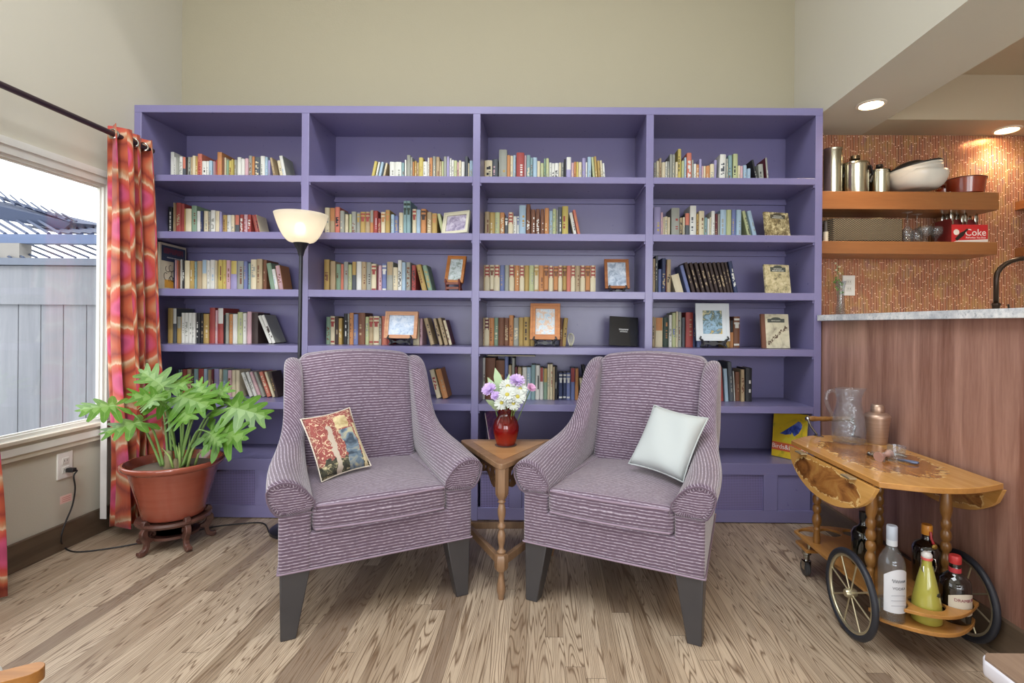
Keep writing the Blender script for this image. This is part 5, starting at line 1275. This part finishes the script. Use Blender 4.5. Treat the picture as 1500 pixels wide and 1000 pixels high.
M_COPPER = NT('brushed_copper'); _n = M_COPPER.noise(M_COPPER.scale(M_COPPER.coord(), (4, 4, 260)), 1, 2); M_COPPER.set(col=M_COPPER.ramp(_n, [(.3, 'a88c7a'), (.7, 'bea290')]), metal=.75, rough=.4); M_COPPER = M_COPPER.m
sh = thing('cocktail_shaker', 'brushed copper cocktail shaker standing next to the glass pitcher', 'cocktail shaker', (q.x, q.y, zt+.0005))
MB().lathe([(0, 0), (.034, 0), (.035, .003), (.0455, hs*.68), (.044, hs*.69)], 36).build('cup', M_COPPER, sh)
MB().lathe([(.0465, hs*.665), (.047, hs*.7), (.043, hs*.745), (.03, hs*.79), (.0245, hs*.8), (0, hs*.8)], 36).build('strainer_top', M_COPPER, sh)
MB().lathe([(.0235, hs*.8), (.0245, hs*.82), (.0235, hs*.95), (.019, hs*.995), (0, hs)], 32).build('cap', M_COPPER, sh)
q = atZ(1313, 674, zt)
gl_ = thing('small_tumbler', 'small clear glass tumbler lying beside bar tools on the cart', 'glass', (q.x, q.y, zt+.0005))
MB().lathe([(0, 0), (.022, 0), (.024, .003), (.0295, .05), (.028, .05), (.022, .008), (0, .007)], 28).build('tumbler', M_CLEAR, gl_, sharp=50)
q = atZ(1285, 668, zt)
tl_ = thing('hawthorne_strainer', 'steel coil bar strainer on the cart before the copper shaker', 'bar strainer', (q.x, q.y, zt))
b = MB(); b.lathe([(0, .006), (.03, .006), (.032, .008), (.03, .01), (0, .01)], 28); b.build('disc', M_STEEL, tl_)
b = MB(); b.tube([(.028*cos(a)+.0045*cos(9*a)*cos(a), .028*sin(a)+.0045*cos(9*a)*sin(a), .007+.0045*sin(9*a)) for a in [2*pi*k/160 for k in range(160)]], .0012, 5, closed=True); b.build('coil', M_STEEL, tl_, sharp=None)
MB().tube([(.028, -.005, .008), (.06, -.02, .012), (.085, -.03, .006)], [.005, .006, .004], 8).build('handle', M_STEEL, tl_)
q = atZ(1296, 674, zt)
jg = thing('jigger', 'pale pink double bar jigger lying in front of the strainer', 'jigger', (q.x, q.y, zt+.0185), .4)
MB().lathe([(.0175, -.034), (.018, -.032), (.006, 0), (.015, .026), (.0145, .027), (.004, .002), (.0165, -.033)], 24, M=Ry(pi/2-.12)).build('double_cup', pm('c9a69c', .3, .6), jg)
q = atZ(1330, 678, zt)
tg_ = thing('bar_tongs', 'blue-grey serrated bar tongs lying on the cart top', 'tongs', (q.x, q.y, zt+.006), -.9)
for s in (-1, 1): MB().tube([(-.03, s*.001, 0), (-.01, s*.006, .001), (.02, s*.008, 0), (.03, s*.006, 0)], [.003, .003, .0045, .003], 6).build('arm', pm('4c546a', .4, .5), tg_)

# ------------------------------------------------------------------ bottles
def bottle(label, x, y, z, prof, mat, cap=None, labels=(), extra=None, rz=0, sq=None, name='liquor_bottle', liquid=None, depth=1.0):
    t = thing(name, label, 'bottle', (x, y, z), rz, 'bottles on the bar cart')
    S_ = Matrix.Diagonal((1, depth, 1, 1))
    MB().lathe(prof, 36, M=S_).build('bottle_glass', mat, t, sharp=50)
    if liquid: MB().lathe(liquid[0], 30, M=S_).build('liquid', liquid[1], t, sharp=50)
    if cap: MB().lathe(cap[0], 24, M=S_).build('cap', cap[1], t)
    for (r, z0, z1, a0, a1, m) in labels:
        b = MB(); n = 20; vs = []; fs = []
        for k in range(n+1):
            a = a0+(a1-a0)*k/n
            for zz in (z0, z1 if not callable(z1) else z1(k/n)): vs.append((r*cos(a), r*sin(a)*depth, zz))
        for k in range(n): fs.append((2*k, 2*k+2, 2*k+3, 2*k+1))
        b.add(vs, fs); b.build('label', m, t, sharp=None)
    if extra: extra(t)
    return t
def curved(txt, size, r, z, ang, m, t, depth=1.0, shear=0, name='lettering'):
    b = letters(txt, size, Matrix.Identity(4), ext=.0002, shear=shear)
    for i, (x, y, w) in enumerate(b.v):
        a = -pi/2+ang+x/r; b.v[i] = ((r+.0006+w)*cos(a), (r+.0006+w)*sin(a)*depth, z+y)
    b.build(name, m, t, sharp=None)
M_DKGL = pm('120d0b', .06, 0, coat=1.0); M_LABW = pm('d6d8de', .5); M_INK = pm('3a3f4a', .6)
(ax, ay, _), (bx, by, _), (cx, cy, _) = bp
PLZ = .1185
W = lambda x: x+CXc
# clear vodka bottle
hv = .285; r = .0365
pr = [(0, 0), (r-.003, 0), (r, .004), (r, .17), (r-.004, .188), (.018, .213), (.0138, .222), (.0135, .25), (.0125, .25), (.0125, .222), (.016, .212), (r-.007, .187), (r-.0025, .17), (r-.0025, .008), (0, .008)]
def vod(t):
    curved('VODKA', .011, r+.0002, .108, .0, M_INK, t)
    b = MB(); b.tube([((r+.001)*cos(-pi/2-.55+1.1*k/40), (r+.001)*sin(-pi/2-.55+1.1*k/40), .13+.0055*sin(k*1.15)*(1-.4*k/40)) for k in range(41)], .0006, 4); b.build('script_lettering', M_INK, t)
    b = MB()
    for z in (.085, .07, .055): b.tube([((r+.001)*cos(-pi/2-.6+1.2*k/12), (r+.001)*sin(-pi/2-.6+1.2*k/12), z+.003*sin(pi*k/12)) for k in range(13)], .0005, 4)
    b.build('label_rule', pm('7d8494', .6), t)
bottle('clear vodka bottle with pale arched label and grey cap', W(ax), ay+CYc, PLZ, pr, M_CLEAR, ([(.0145, .24), (.015, .245), (.015, hv-.003), (.013, hv), (0, hv)], pm('a9b0bc', .35)),
       [(r+.0006, .034, lambda f: .142+.024*sin(pi*f), -pi/2-1.15, -pi/2+1.15, M_LABW), (.0148, .225, .243, 0, 2*pi, pm('c4c8ce', .4))], vod, name='liquor_bottle')
# limoncello with swing top
t = NT('lemon_liqueur'); t.set(col='bab652', rough=.08, coat=.6, trans=.15); M_LEMON = t.m
pr = [(0, 0), (.038, 0), (.0415, .005), (.041, .03), (.036, .07), (.026, .12), (.0175, .155), (.0135, .17), (.013, .185), (0, .185)]
def lim(t):
    for s in (-1, 1): MB().tube([(s*.013, 0, .188), (s*.021, -.006, .186), (s*.024, -.008, .165), (s*.018, -.01, .15), (s*.014, -.006, .166)], .0013, 6).build('wire_bail', M_CHROME, t)
    MB().lathe([(.0145, .184), (.015, .187), (.0145, .191), (0, .191)], 20).build('rubber_seal', pm('d8605c', .5), t)
    b = MB(); rr = random.Random(3)
    for k in range(5):
        a = -pi/2+.32+.07*k; zz = .088+.004*sin(k*2); R2 = .0335
        b.ball((R2*cos(a), R2*sin(a), zz), (.0035, .0018, .0028), 8)
    b.build('printed_motif', pm('2a2a1c', .5), t)
bottle('yellow lemon liqueur bottle with white swing-top stopper', W(bx), by+CYc, PLZ, pr, M_LEMON, ([(.0125, .19), (.0145, .194), (.0145, .2), (.009, .207), (0, .208)], pm('d8d6d2', .3)), [], lim)
# dark flask with the cream label
pr = [(0, 0), (.039, 0), (.041, .004), (.0415, .1), (.038, .122), (.024, .136), (.0155, .144), (.0145, .17), (0, .17)]
def dra(t):
    curved('DRAMBUIE', .0125, .0418, .074, .0, pm('8a2a4a', .5), t)
    MB().lathe([(.0158, .143), (.0165, .146), (.016, .158), (.0158, .158)], 20).build('neck_band', pm('c0404a', .4), t)
bottle('dark brown liqueur bottle with cream label and red screw cap', W(cx), cy+CYc, PLZ, pr, M_DKGL, ([(.0155, .17), (.0165, .172), (.0165, .19), (.0145, .194), (0, .194)], pm('c2383a', .35)),
       [(.042, .028, lambda f: .07+.012*sin(pi*f)+.012, -pi/2-1.05, -pi/2+1.05, pm('d8d2c2', .5))], dra)
# orange-capped square brown bottle on the shelf
def gm(t):
    MB().tube([(0, -.0165, .172), (0, -.02, .15), (0, -.034, .135)], .004, 6).build('ribbon', pm('b02c34', .4), t)
    MB().ball((0, -.035, .13), (.009, .004, .009), 12).build('wax_seal', pm('b09048', .4, .6), t)
pr = [(0, 0), (.037, 0), (.0405, .004), (.041, .112), (.034, .13), (.018, .138), (.0145, .146), (.014, .165), (0, .165)]
q = atZ(1357, 852, zs)
t = bottle('dark squat bottle with orange cap and red ribbon standing behind the yellow one', q.x, q.y, zs+.0005, pr, M_DKGL, ([(.0155, .158), (.016, .16), (.016, .186), (.014, .19), (0, .19)], pm('d08a30', .3)), [], gm)
q = atZ(1259, 826, zs)
def ja(t):
    curved('N', .012, .0375, .075, .3, M_INK, t)
pr = [(0, 0), (.034, 0), (.0365, .004), (.037, .11), (.03, .125), (.016, .135), (.012, .142), (.012, .165), (0, .165)]
bottle('black-green square bottle with small white label near the cart caster end', q.x+.012, q.y, zs+.0005, pr, pm('0d120e', .06, 0, coat=1.0), ([(.013, .158), (.0135, .16), (.0135, .186), (0, .188)], pm('1a1b1c', .3)), [(.0374, .03, lambda f: .075+.012*sin(pi*f), -pi/2-.1, -pi/2+1.3, pm('c8c8b8', .5))], None)
# ------------------------------------------------------------------ kitchen shelves and what stands on them
YS = 2.757
def zshelf(py): return at(1335, py, YS).z
def shelf(label, x0, x1, ytop, ybot):
    z1, z0 = zshelf(ytop), zshelf(ybot); b = MB(); b.box((x0, YS, z0), (x1, YB, z1)); o = b.build('floating_shelf', M_SHELFW, None, bevel=.002)
    tag(o, label, 'shelf', 'floating kitchen shelves'); return z1
xr = at(1463, 290, YS).x
zu = shelf('upper floating cherry wood shelf holding the canisters and white bowls', XR+.003, xr, 280.5, 306.5)
zl = shelf('lower floating cherry wood shelf holding the basket and wine glasses', XR+.003, xr-.005, 353.5, 372)
x2 = 2.69
for z_, lab in ((zu, 'upper cherry shelf end on the side wall past the faucet'), (zl, 'lower cherry shelf end above the faucet, with a small printed box on it')):
    b = MB(); b.box((x2, 1.7, z_-.05), (XF-.001, YB-.001, z_)); tag(b.build('side_shelf', M_SHELFW, None, bevel=.002), lab, 'shelf', 'floating kitchen shelves')
z3 = zl
bxp = Vector((2.735, 2.83, 0))
t = thing('printed_box', 'small cream printed box on the shelf end above the faucet', 'box', (bxp.x, 2.83, z3+.0005)); MB().rbox((-.04, -.03, 0), (.04, .03, .075), .004, 2).build('carton', pm('d8cdb4', .5), t, weld=True); MB().ball((-.015, -.03, .045), (.012, .002, .009), 10).build('printed_motif', pm('6d7a4a', .5), t)
M_SSTEEL = pm('b9b4a2', .18, 1)
def canister(label, px, w, ytop, Y=2.86, lidded=True, clamp=False, fluted=False):
    c = at(px, 260, Y); r = w/2/F*Y; h = at(px, ytop, Y).z-zu
    t = thing('canister', label, 'canister', (c.x, Y, zu+.0005), 0, 'steel canisters on the upper kitchen shelf')
    hb = h*.74 if lidded else h
    MB().lathe([(0, 0), (r*.97, 0), (r, .004), (r, hb*.97), (r*1.02, hb), (r*.96, hb), (r*.95, .01), (0, .01)], 32).build('can', M_SSTEEL, t)
    if lidded:
        l = MB().lathe([(r*1.0, hb), (r*1.04, hb+.004), (r*1.03, hb+h*.06), (r*.7, hb+h*.09), (0, hb+h*.1)], 32).build('lid', M_SSTEEL, t)
        MB().lathe([(r*.18, hb+h*.09), (r*.16, hb+h*.13), (r*.4, hb+h*.17), (r*.34, h), (0, h)], 20).build('knob', pm('8a8880', .2, 1) if clamp else M_BLACK, l)
    if clamp:
        MB().tube([(-r*1.02, -.01, hb*.62), (-r*1.2, -.012, hb*.9), (-r*1.0, -.01, hb)], .004, 6).build('wire_catch', M_BLACK, t); b = MB(); b.tube([(r*1.02, -.01, hb*.62), (r*1.28, -.012, hb*.78), (r*1.2, -.012, hb*.98), (r*1.02, -.01, hb*1.02)], .0055, 6); b.tube([(r*.8, -r*.7, hb*.95), (r*1.36, -.012, hb*.7), (r*1.12, -.012, hb*.45)], .007, 6); b.build('wire_clamp', M_BLACK, t)
    if not lidded:
        MB().lathe([(r*.99, h-.012), (r*1.03, h-.008), (r*1.03, h), (r*.99, h)], 32, caps=False).build('rolled_rim', M_SSTEEL, t)
    return t
canister('tall open steel canister beside the end of the bookcase', 1219, 27, 219.5, lidded=False)
canister('lidded steel canister with a wire clamp, between the tall and short ones', 1252, 36, 229, clamp=True)
canister('short lidded steel canister with a black knob beside the white bowls', 1288, 26, 241.5)
def bowl(name, label, px, w, y0, y1, mat, Y=2.85, tilt=0, rim=None, cat='bowl', base=.35):
    c = at(px, 260, Y); r = w/2/F*Y; z0 = at(px, y1, Y).z; h = at(px, y0, Y).z-z0
    t = thing(name, label, cat, (c.x, Y, z0), 0, None); t.rotation_euler = (0, tilt, 0)
    pr = [(0, 0), (r*base, 0)]+[(r*(base+(1-base)*sin(pi/2*k/8)), h*(1-cos(pi/2*k/8))) for k in range(1, 9)]
    pr += [(a-.004, b2+.0005 if k == 0 else b2) for k, (a, b2) in enumerate(pr[:1:-1])]+[(0, .006)]
    MB().lathe(pr, 40).build('bowl_body', mat, t, sharp=None)
    if rim: MB().tube([(r*.99*cos(a), r*.99*sin(a), h) for a in [2*pi*k/40 for k in range(40)]], .0045, 6, closed=True).build('rim', rim, t, sharp=None)
    return t
M_CHINA = pm('d3d1ca', .2); M_DARKB = pm('2b2a2a', .3)
def zz(y, Y=2.85): return at(1340, y, Y).z
bowl('mixing_bowl', 'large white china bowl at the bottom of the stack on the upper shelf', 1342, 77, 256, 279.5, M_CHINA, base=.5)
bowl('mixing_bowl', 'white china bowl nested on the large one, tilted', 1340, 73, 249, 270, M_CHINA, tilt=-.16, base=.5)
t = bowl('enamel_bowl', 'white enamel bowl with black rim and dark inside, topmost of the stack', 1341, 71, 245, 265, M_CHINA, tilt=-.2, rim=M_DARKB, base=.5)
bowl('dark_bowl', 'small dark bowl upside down inside the enamel bowl', 1331, 47, 254, 238, M_DARKB, tilt=-.2)
M_REDPOT = pm('8c3219', .2, 0, coat=.5)
c = at(1404, 270, 2.85); h = at(1404, 264, 2.85).z-zu; r = 30/F*2.85
t = thing('casserole', 'round rust-red enamel casserole at the end of the upper shelf', 'cooking pot', (at(1413, 270, 2.85).x, 2.845, zu+.0005))
r = 24/F*2.85
MB().lathe([(0, 0), (r*.8, 0), (r*.92, .006), (r, h*.85), (r*1.03, h), (r*.97, h), (r*.9, .01), (0, .008)], 36).build('pot_body', M_REDPOT, t, sharp=50)
MB().tube([(r*1.02*cos(a), r*1.02*sin(a), h) for a in [2*pi*k/36 for k in range(36)]], .003, 6, closed=True).build('dark_rim', pm('5c2418', .3), t)
t = thing('sauce_pan', 'small rust-red enamel pan half behind the white bowls', 'cooking pot', (at(1384, 270, 2.9).x, 2.91, zu+.0005))
r = 9.4/F*2.9
MB().lathe([(0, 0), (r*.75, 0), (r*.9, .005), (r, .046), (r*.95, .046), (r*.85, .01), (0, .008)], 32).build('pan_body', M_REDPOT, t, sharp=50)
MB().lathe([(0, .048), (r, .046), (r*1.01, .05), (r*.4, .058), (.008, .06), (.007, .066), (.022, .07), (.02, .075), (0, .076)], 32).build('lid', M_REDPOT, t, sharp=50)
# lower shelf: basket, glasses, carton
t_ = NT('woven_basket'); x, y, z = t_.xyz(t_.coord())
a = t_.math('SINE', t_.math('MULTIPLY', t_.math('ADD', x, y), 2*pi/.016)); b2 = t_.math('SINE', t_.math('MULTIPLY', z, 2*pi/.011)); k = t_.math('MULTIPLY', a, b2)
t_.set(col=t_.ramp(t_.math('MULTIPLY_ADD', k, .5, .5), [(.2, '241f1a'), (.6, '685a46'), (1, '948468')]), rough=.8); t_.bump(k, .6, .003); M_BASK = t_.m
x0, x1 = at(1221, 340, 2.775).x, at(1322, 340, 2.775).x; hb = at(1270, 320, 2.775).z-zl
t = thing('woven_basket', 'grey woven storage basket on the lower kitchen shelf', 'basket', ((x0+x1)/2, 2.86, zl+.0005)); w = (x1-x0)/2
pb = MB(); A = [(-w, -.085), (w, -.085), (w+.01, .085), (-w-.06, .085)]; B_ = [(-w+.008, -.077), (w-.008, -.077), (w+.002, .077), (-w-.045, .077)]
pb.prism(A, 0, hb, holes=[B_]); pb.build('basket_sides', M_BASK, t, bevel=.003); MB().prism(A, .0, .006).build('basket_bottom', M_BASK, t)
t = thing('folded_paper', 'tan folded paper sticking up out of the woven basket', 'paper', ((x0+x1)/2+.08, 2.85, zl+hb*.5)); b = MB()
b.prism([(-.06, 0), (.09, 0), (.07, hb*.58), (.03, hb*.68), (-.05, hb*.6)], 0, .003, M=RX90); b.build('paper_sheet', pm('c0a274', .8), t)
t = thing('candle_jar', 'small pale jar tucked between the bookcase and the woven basket', 'jar', (at(1211, 340, 2.79).x, 2.80, zl+.0005)); MB().lathe([(0, 0), (.012, 0), (.013, .004), (.013, .055), (0, .055)], 20).build('jar_body', pm('cfc8b4', .3), t); MB().lathe([(.008, .055), (.009, .06), (.008, .11), (0, .112)], 16).build('candle', pm('5a5450', .5), t)
M_WG = glass('thin_glass', 'eef0f2', .0, .72)
def goblet(label, px, Y, h, r, inv=False):
    c = at(px, 340, Y); t = thing('wine_glass', label, 'wine glass', (c.x, Y, zl+.0006), 0, 'stemware on the lower kitchen shelf')
    pr = [(r*.8, 0), (r*.82, .002), (.006, .006), (.0035, .012), (.0035, h*.42), (.01, h*.46), (r*.75, h*.56), (r, h*.72), (r*.86, h), (r*.84, h), (r*.96, h*.72), (r*.7, h*.57), (.004, h*.48), (0, h*.48)]
    if inv: pr = [(a, h-b2) for a, b2 in pr][::-1]
    MB().lathe(pr, 28).build('glass_body', M_WG, t, sharp=None); return t
goblet('upside-down tall wine glass next to the basket end', 1329, 2.80, .165, .03, True); goblet('upside-down tall wine glass second from the basket', 1343, 2.83, .162, .03, True)
def tumbler(label, px, Y):
    c = at(px, 340, Y); t = thing('glass_tumbler', label, 'glass', (c.x, Y, zl+.0006), 0, 'stemware on the lower kitchen shelf'); MB().lathe([(.026, 0), (.028, .002), (.008, .012), (.006, .022), (.012, .03), (.03, .05), (.033, .075), (.03, .09), (.0285, .09), (.031, .074), (.028, .052), (0, .036)], 26).build('glass_body', M_WG, t, sharp=None)
tumbler('short footed glass between the tall wine glasses and the red carton', 1355, 2.80); tumbler('short footed glass close beside the red carton', 1371, 2.82)
x0, x1 = at(1394, 340, 2.79).x, at(1447, 340, 2.79).x; hc = at(1420, 329, 2.79).z-zl; w = (x1-x0)
M_RED = pm('c2282c', .4)
cr = thing('drink_carton', 'red cardboard soda bottle carton with white lettering, used for cutlery', 'carton', (x0, 2.79, zl+.0006))
b = MB(); b.box((0, 0, 0), (w, .002, hc)); b.box((0, .12, 0), (w, .122, hc)); b.box((w-.002, .002, 0), (w, .12, hc)); b.box((0, .002, 0), (.002, .12, hc)); b.box((.002, .002, 0), (w-.002, .12, .002)); b.build('carton_walls', M_RED, cr)
b = MB(); b.box((-.001, .001, 0), (.0, .12, hc*1.35)); b.box((.002, .058, .002), (w-.002, .06, hc*1.4)); b.build('divider', pm('7a2424', .5), cr)
b = MB(); b.prism([(0, 0), (w, 0), (w, hc*.2), (w*.15, hc*.12)], 0, .0005, M=RX90 @ T((0, 0, .0001))); b.build('white_band', pm('dedcd8', .5), cr)
b = letters('Coke', .052, T((w*.66, -.0007, hc*.55)) @ RX90); letters('Refreshes You Best', .0135, T((w*.66, -.0007, hc*.28)) @ RX90, b, shear=.2); b.build('lettering', pm('ebe8e4', .5), cr)
b = MB(); b.prism([(.0, -.008), (.045, -.012), (.06, -.006), (.085, -.005), (.085, .005), (.06, .006), (.045, .012), (0, .008)], 0, .0006, M=T((w*.12, -.0008, hc*.16)) @ RX90 @ Rz(.75)); b.build('bottle_picture', pm('241a18', .4), cr)
MB().ball((w*.13, -.0005, hc*.58), (.016, .0008, .016), 14).build('hand_picture', pm('e4dcd4', .5), cr)
g = random.Random(9)
for k in range(9):
    x = x0+.02+k*(w-.04)/8; yy = 2.79+(.035 if k % 2 else .085); l = g.uniform(-.25, .3)
    t = thing('cutlery', ('steel table fork standing in the red carton' if k % 2 else 'steel table spoon standing in the red carton'), 'cutlery', (x, yy, zl+.003), 0, ('forks in the red carton' if k % 2 else 'spoons in the red carton')); t.rotation_euler = (0, l*.35, 0)
    hh_ = hc*1.6+g.uniform(0, .02)
    MB().box((-.003, -.001, 0), (.003, .001, hh_*.7)).build('handle', M_STEEL, t)
    MB().ball((0, 0, hh_*.86), (.012, .003, hh_*.17), 12).build('bowl_end' if not k % 2 else 'tines', M_STEEL, t)
# counter: bud vase with sprig, outlet on the tile, faucet
c = at(1231, 440, 2.86); hv = at(1231, 417, 2.86).z-1.07
t = thing('bud_vase', 'small clear glass vase with a flowering sprig on the granite counter', 'vase', (c.x, 2.86, 1.0705)); h = hv+.02
MB().lathe([(0, 0), (.026, 0), (.028, .004), (.019, h*.5), (.022, h*.8), (.03, h), (.028, h), (.02, h*.8), (.016, h*.5), (.02, .012), (0, .01)], 28).build('glass_body', M_WG, t, sharp=None)
t = thing('plant_sprig', 'green sprig with tiny white flowers standing in the small glass vase', 'foliage', (c.x, 2.86, 1.0705+.05)); b = MB()
tp = at(1226, 388, 2.86)-Vector((c.x, 2.86, 1.1205)); b.tube([(0, 0, -.03), tp*.4+Vector((.004, 0, 0)), tp], .0016, 6); b.tube([tp*.5, tp*.8+Vector((.03, 0, .01))], .001, 5); b.build('stem', M_STEM, t)
b = MB(); g = random.Random(5)
for k in range(12):
    p = tp*(.3+.035*k)+Vector((g.uniform(-.012, .012), g.uniform(-.01, .01), 0)); a = g.uniform(0, 6.3); d = Vector((cos(a)*.022, sin(a)*.012, g.uniform(-.01, .015))); n_ = Vector((-d.z, .008, d.x)).normalized()*.008
    b.add([p, p+d*.5+n_, p+d, p+d*.5-n_], [(0, 1, 2, 3)])
b.build('leaves', pm('5f8a3c', .5), t, sharp=None)
for k in range(4): MB().ball(tp*(.78+.08*k)+Vector((.01*(-1)**k, -.004, .004)), .006, 8).build('blossom', pm('d8cfae', .6), t)
q = at(1243, 418, 2.97)
t = thing('tile_outlet', 'white outlet plate on the copper mosaic behind the small vase', 'outlet', (q.x, YB, q.z)); MB().rbox((-.036, -.006, -.058), (.036, .002, .058), .003, 2).build('face_plate', M_PLATE, t, weld=True)
for z in (-.02, .02):
    r_ = MB().rbox((-.016, -.0075, z-.014), (.016, -.004, z+.014), .0015, 2).build('receptacle', pm('d8d6d0', .4), t, weld=True)
    b = MB(); b.box((-.007, -.008, z-.003), (-.005, -.0073, z+.006)); b.box((.005, -.008, z-.003), (.007, -.0073, z+.006)); b.build('slot', pm('2a2a2a', .5), r_)
q = at(1459, 440, 2.62)
M_BRONZE = pm('32261f', .3, .6)
t = thing('kitchen_faucet', 'dark bronze gooseneck kitchen faucet at the counter sink', 'faucet', (q.x, 2.62, 1.0702))
zf = at(1490, 379, 2.62).z-1.07; dx = at(1497, 380, 2.62).x-q.x
MB().lathe([(0, 0), (.026, 0), (.026, .006), (.017, .012), (.015, .05), (.019, .056), (.019, .064), (.012, .07), (0, .07)], 24).build('base_collar', M_BRONZE, t)
arc = [(0, 0, .065), (0, 0, zf-.10)]+[(dx*(1-cos(pi*k/12)), -.05*(1-cos(pi*k/12))*.5, zf-.10+.10*sin(pi*k/12)) for k in range(1, 12)]+[(2*dx, -.05, zf-.14)]
MB().tube(arc, .0115, 14).build('gooseneck', M_BRONZE, t, sharp=None)
qs = at(1479, 440, 2.62).x-q.x
MB().lathe([(0, 0), (.014, 0), (.012, .012), (.008, .03), (0, .032)], 16, M=T((qs, 0, 0))).tube([(qs, 0, .03), (qs-.012, -.005, .062)], .005, 8).build('side_lever', M_BRONZE, t)
# recessed lights
for lab, px, py in (('round recessed ceiling light above the end of the bookcase', 1276, 153), ('round recessed ceiling light over the kitchen tiles', 1475, 190)):
    q = atZ(px, py, 2.12); t = thing('recessed_light', lab, 'ceiling light', (q.x, q.y, 2.12), 0, 'recessed kitchen lights')
    MB().lathe([(.052, 0), (.068, 0), (.066, -.004), (.054, -.007), (.05, -.001)], 36, caps=False).build('trim_ring', pm('d8d2c4', .4), t)
    MB().lathe([(0, -.0015), (.051, -.0015)], 36).build('lens', emit('downlight', 'fff0d8', 9), t)
    L = lamp('kitchen_spot', 'SPOT', (q.x, q.y, 2.10), 17, (1, .80, .56), spot_size=2.3, spot_blend=.7, shadow_soft_size=.05)
for x in (2.1, 2.7):  # added spots without fixtures, raising the kitchen's ambient light
    lamp('kitchen_spot', 'SPOT', (x, 1.6, 2.33), 26, (1, .80, .56), spot_size=2.3, spot_blend=.7, shadow_soft_size=.05)

# ------------------------------------------------------------------ cut-off furniture at the photograph's lower corners
tip = at(66, 967, .90); M_ARMW = m_wood('honey_wood', '8a5a28', 'bd8240', 'X', .35, 1.2)
t = thing('wood_armchair', 'honey wood armchair with white seat, only an arm end showing', 'armchair', (tip.x, tip.y, 0))
e = at(-60, 1035, .90); d = Vector((e.x-tip.x, -.10, 0)); d.z = 0; z = tip.z-.02; dn = d.normalized(); sd = Vector((-dn.y, dn.x, 0))
b = MB(); o_ = [Vector((0, 0, 0))+sd*.02*sin(a)-dn*.02*cos(a)+dn*.02 for a in [-pi/2+pi*k/10 for k in range(11)]]
pl_ = [(p.x, p.y) for p in o_]+[((dn*.55+sd*.022).x, (dn*.55+sd*.022).y), ((dn*.55-sd*.022).x, (dn*.55-sd*.022).y)]
b.prism(pl_, z-.01, z+.012); b.build('arm', M_ARMW, t, bevel=.006)
for f in (.18, .5):
    p = dn*f; b = MB(); b.tube([(p.x, p.y, 0), (p.x, p.y, z-.01)], [.014, .019], 12); b.build('leg', M_ARMW, t)
c = dn*.34+sd*-.0+Vector((0, .0, 0)); q = at(-4, 992, 1.0)-Vector((tip.x, tip.y, 0))
b = MB(); b.rbox((q.x-.42, q.y-.25, .26), (q.x+.03, q.y+.0, .352), .03, 4); b.build('seat_cushion', pm('dad8d2', .9), t, weld=True)
zt5 = .45; p0 = atZ(1434, 956, zt5)
t = thing('low_bench', 'corner of a wood-topped low bench with worn white edge', 'bench', (p0.x, p0.y, 0))
b = MB(); poly = round_tri([Vector((0, 0)), Vector((0, -.6)), Vector((.5, -.6))], .001)
b.prism([(0, -.012), (.012, 0), (.55, 0), (.55, -.62), (0, -.62)], zt5-.004, zt5); b.build('bench_top', m_wood('bench_wood', '6a5446', '9a8470', 'Y', .4, 1), t)
b = MB(); b.prism([(-.004, -.014), (.010, .004), (.554, .004), (.554, -.624), (-.004, -.624)], zt5-.03, zt5-.004); b.build('edge_band', pm('d4d2da', .5), t, bevel=.004)
for x, y in ((.12, -.1), (.45, -.1), (.12, -.52), (.45, -.52)): MB().tube([(x, y, 0), (x, y, zt5-.03)], [.012, .018], 12).build('leg', M_ARMW, t)

# ------------------------------------------------------------------ daylight and added fill lights
w = bpy.data.worlds.new('sky'); SC.world = w; w.use_nodes = True
bg = w.node_tree.nodes['Background']; bg.inputs[0].default_value = (.92, .96, 1, 1); bg.inputs[1].default_value = 4.0
def area(name, loc, rot, sx, sy, p, col):
    o = lamp(name, 'AREA', loc, p, col, shape='RECTANGLE', size=sx, size_y=sy); o.rotation_euler = rot; return o
# fill lights added in the unseen rear openings to balance the walls
for x, pw in ((-.925, 60), (1.325, 110)): area('added_rear_fill', (x, YREAR-.06, 1.4), (pi/2, 0, 0), 1.9, 2.2, pw, (.95, .98, 1))
area('added_overhead_light', ((CEIL_HOLE[0]+CEIL_HOLE[1])/2, (CEIL_HOLE[2]+CEIL_HOLE[3])/2, ZC+.12), (0, 0, 0), 2.1, 2.3, 105, (.93, .97, 1))  # overhead area light added out of view so shelf interiors stay darker
sun = lamp('sun', 'SUN', (6, -6, 8), 1.2, (1, .96, .9), angle=.05); sun.rotation_euler = (math.radians(40), math.radians(25), 0)
SC.view_settings.exposure = -.25
SC.cycles.max_bounces = 8; SC.cycles.diffuse_bounces = 5; SC.cycles.glossy_bounces = 4; SC.cycles.transmission_bounces = 8; SC.cycles.transparent_max_bounces = 12
SC.cycles.sample_clamp_indirect = 6; SC.cycles.caustics_refractive = False; SC.cycles.caustics_reflective = False
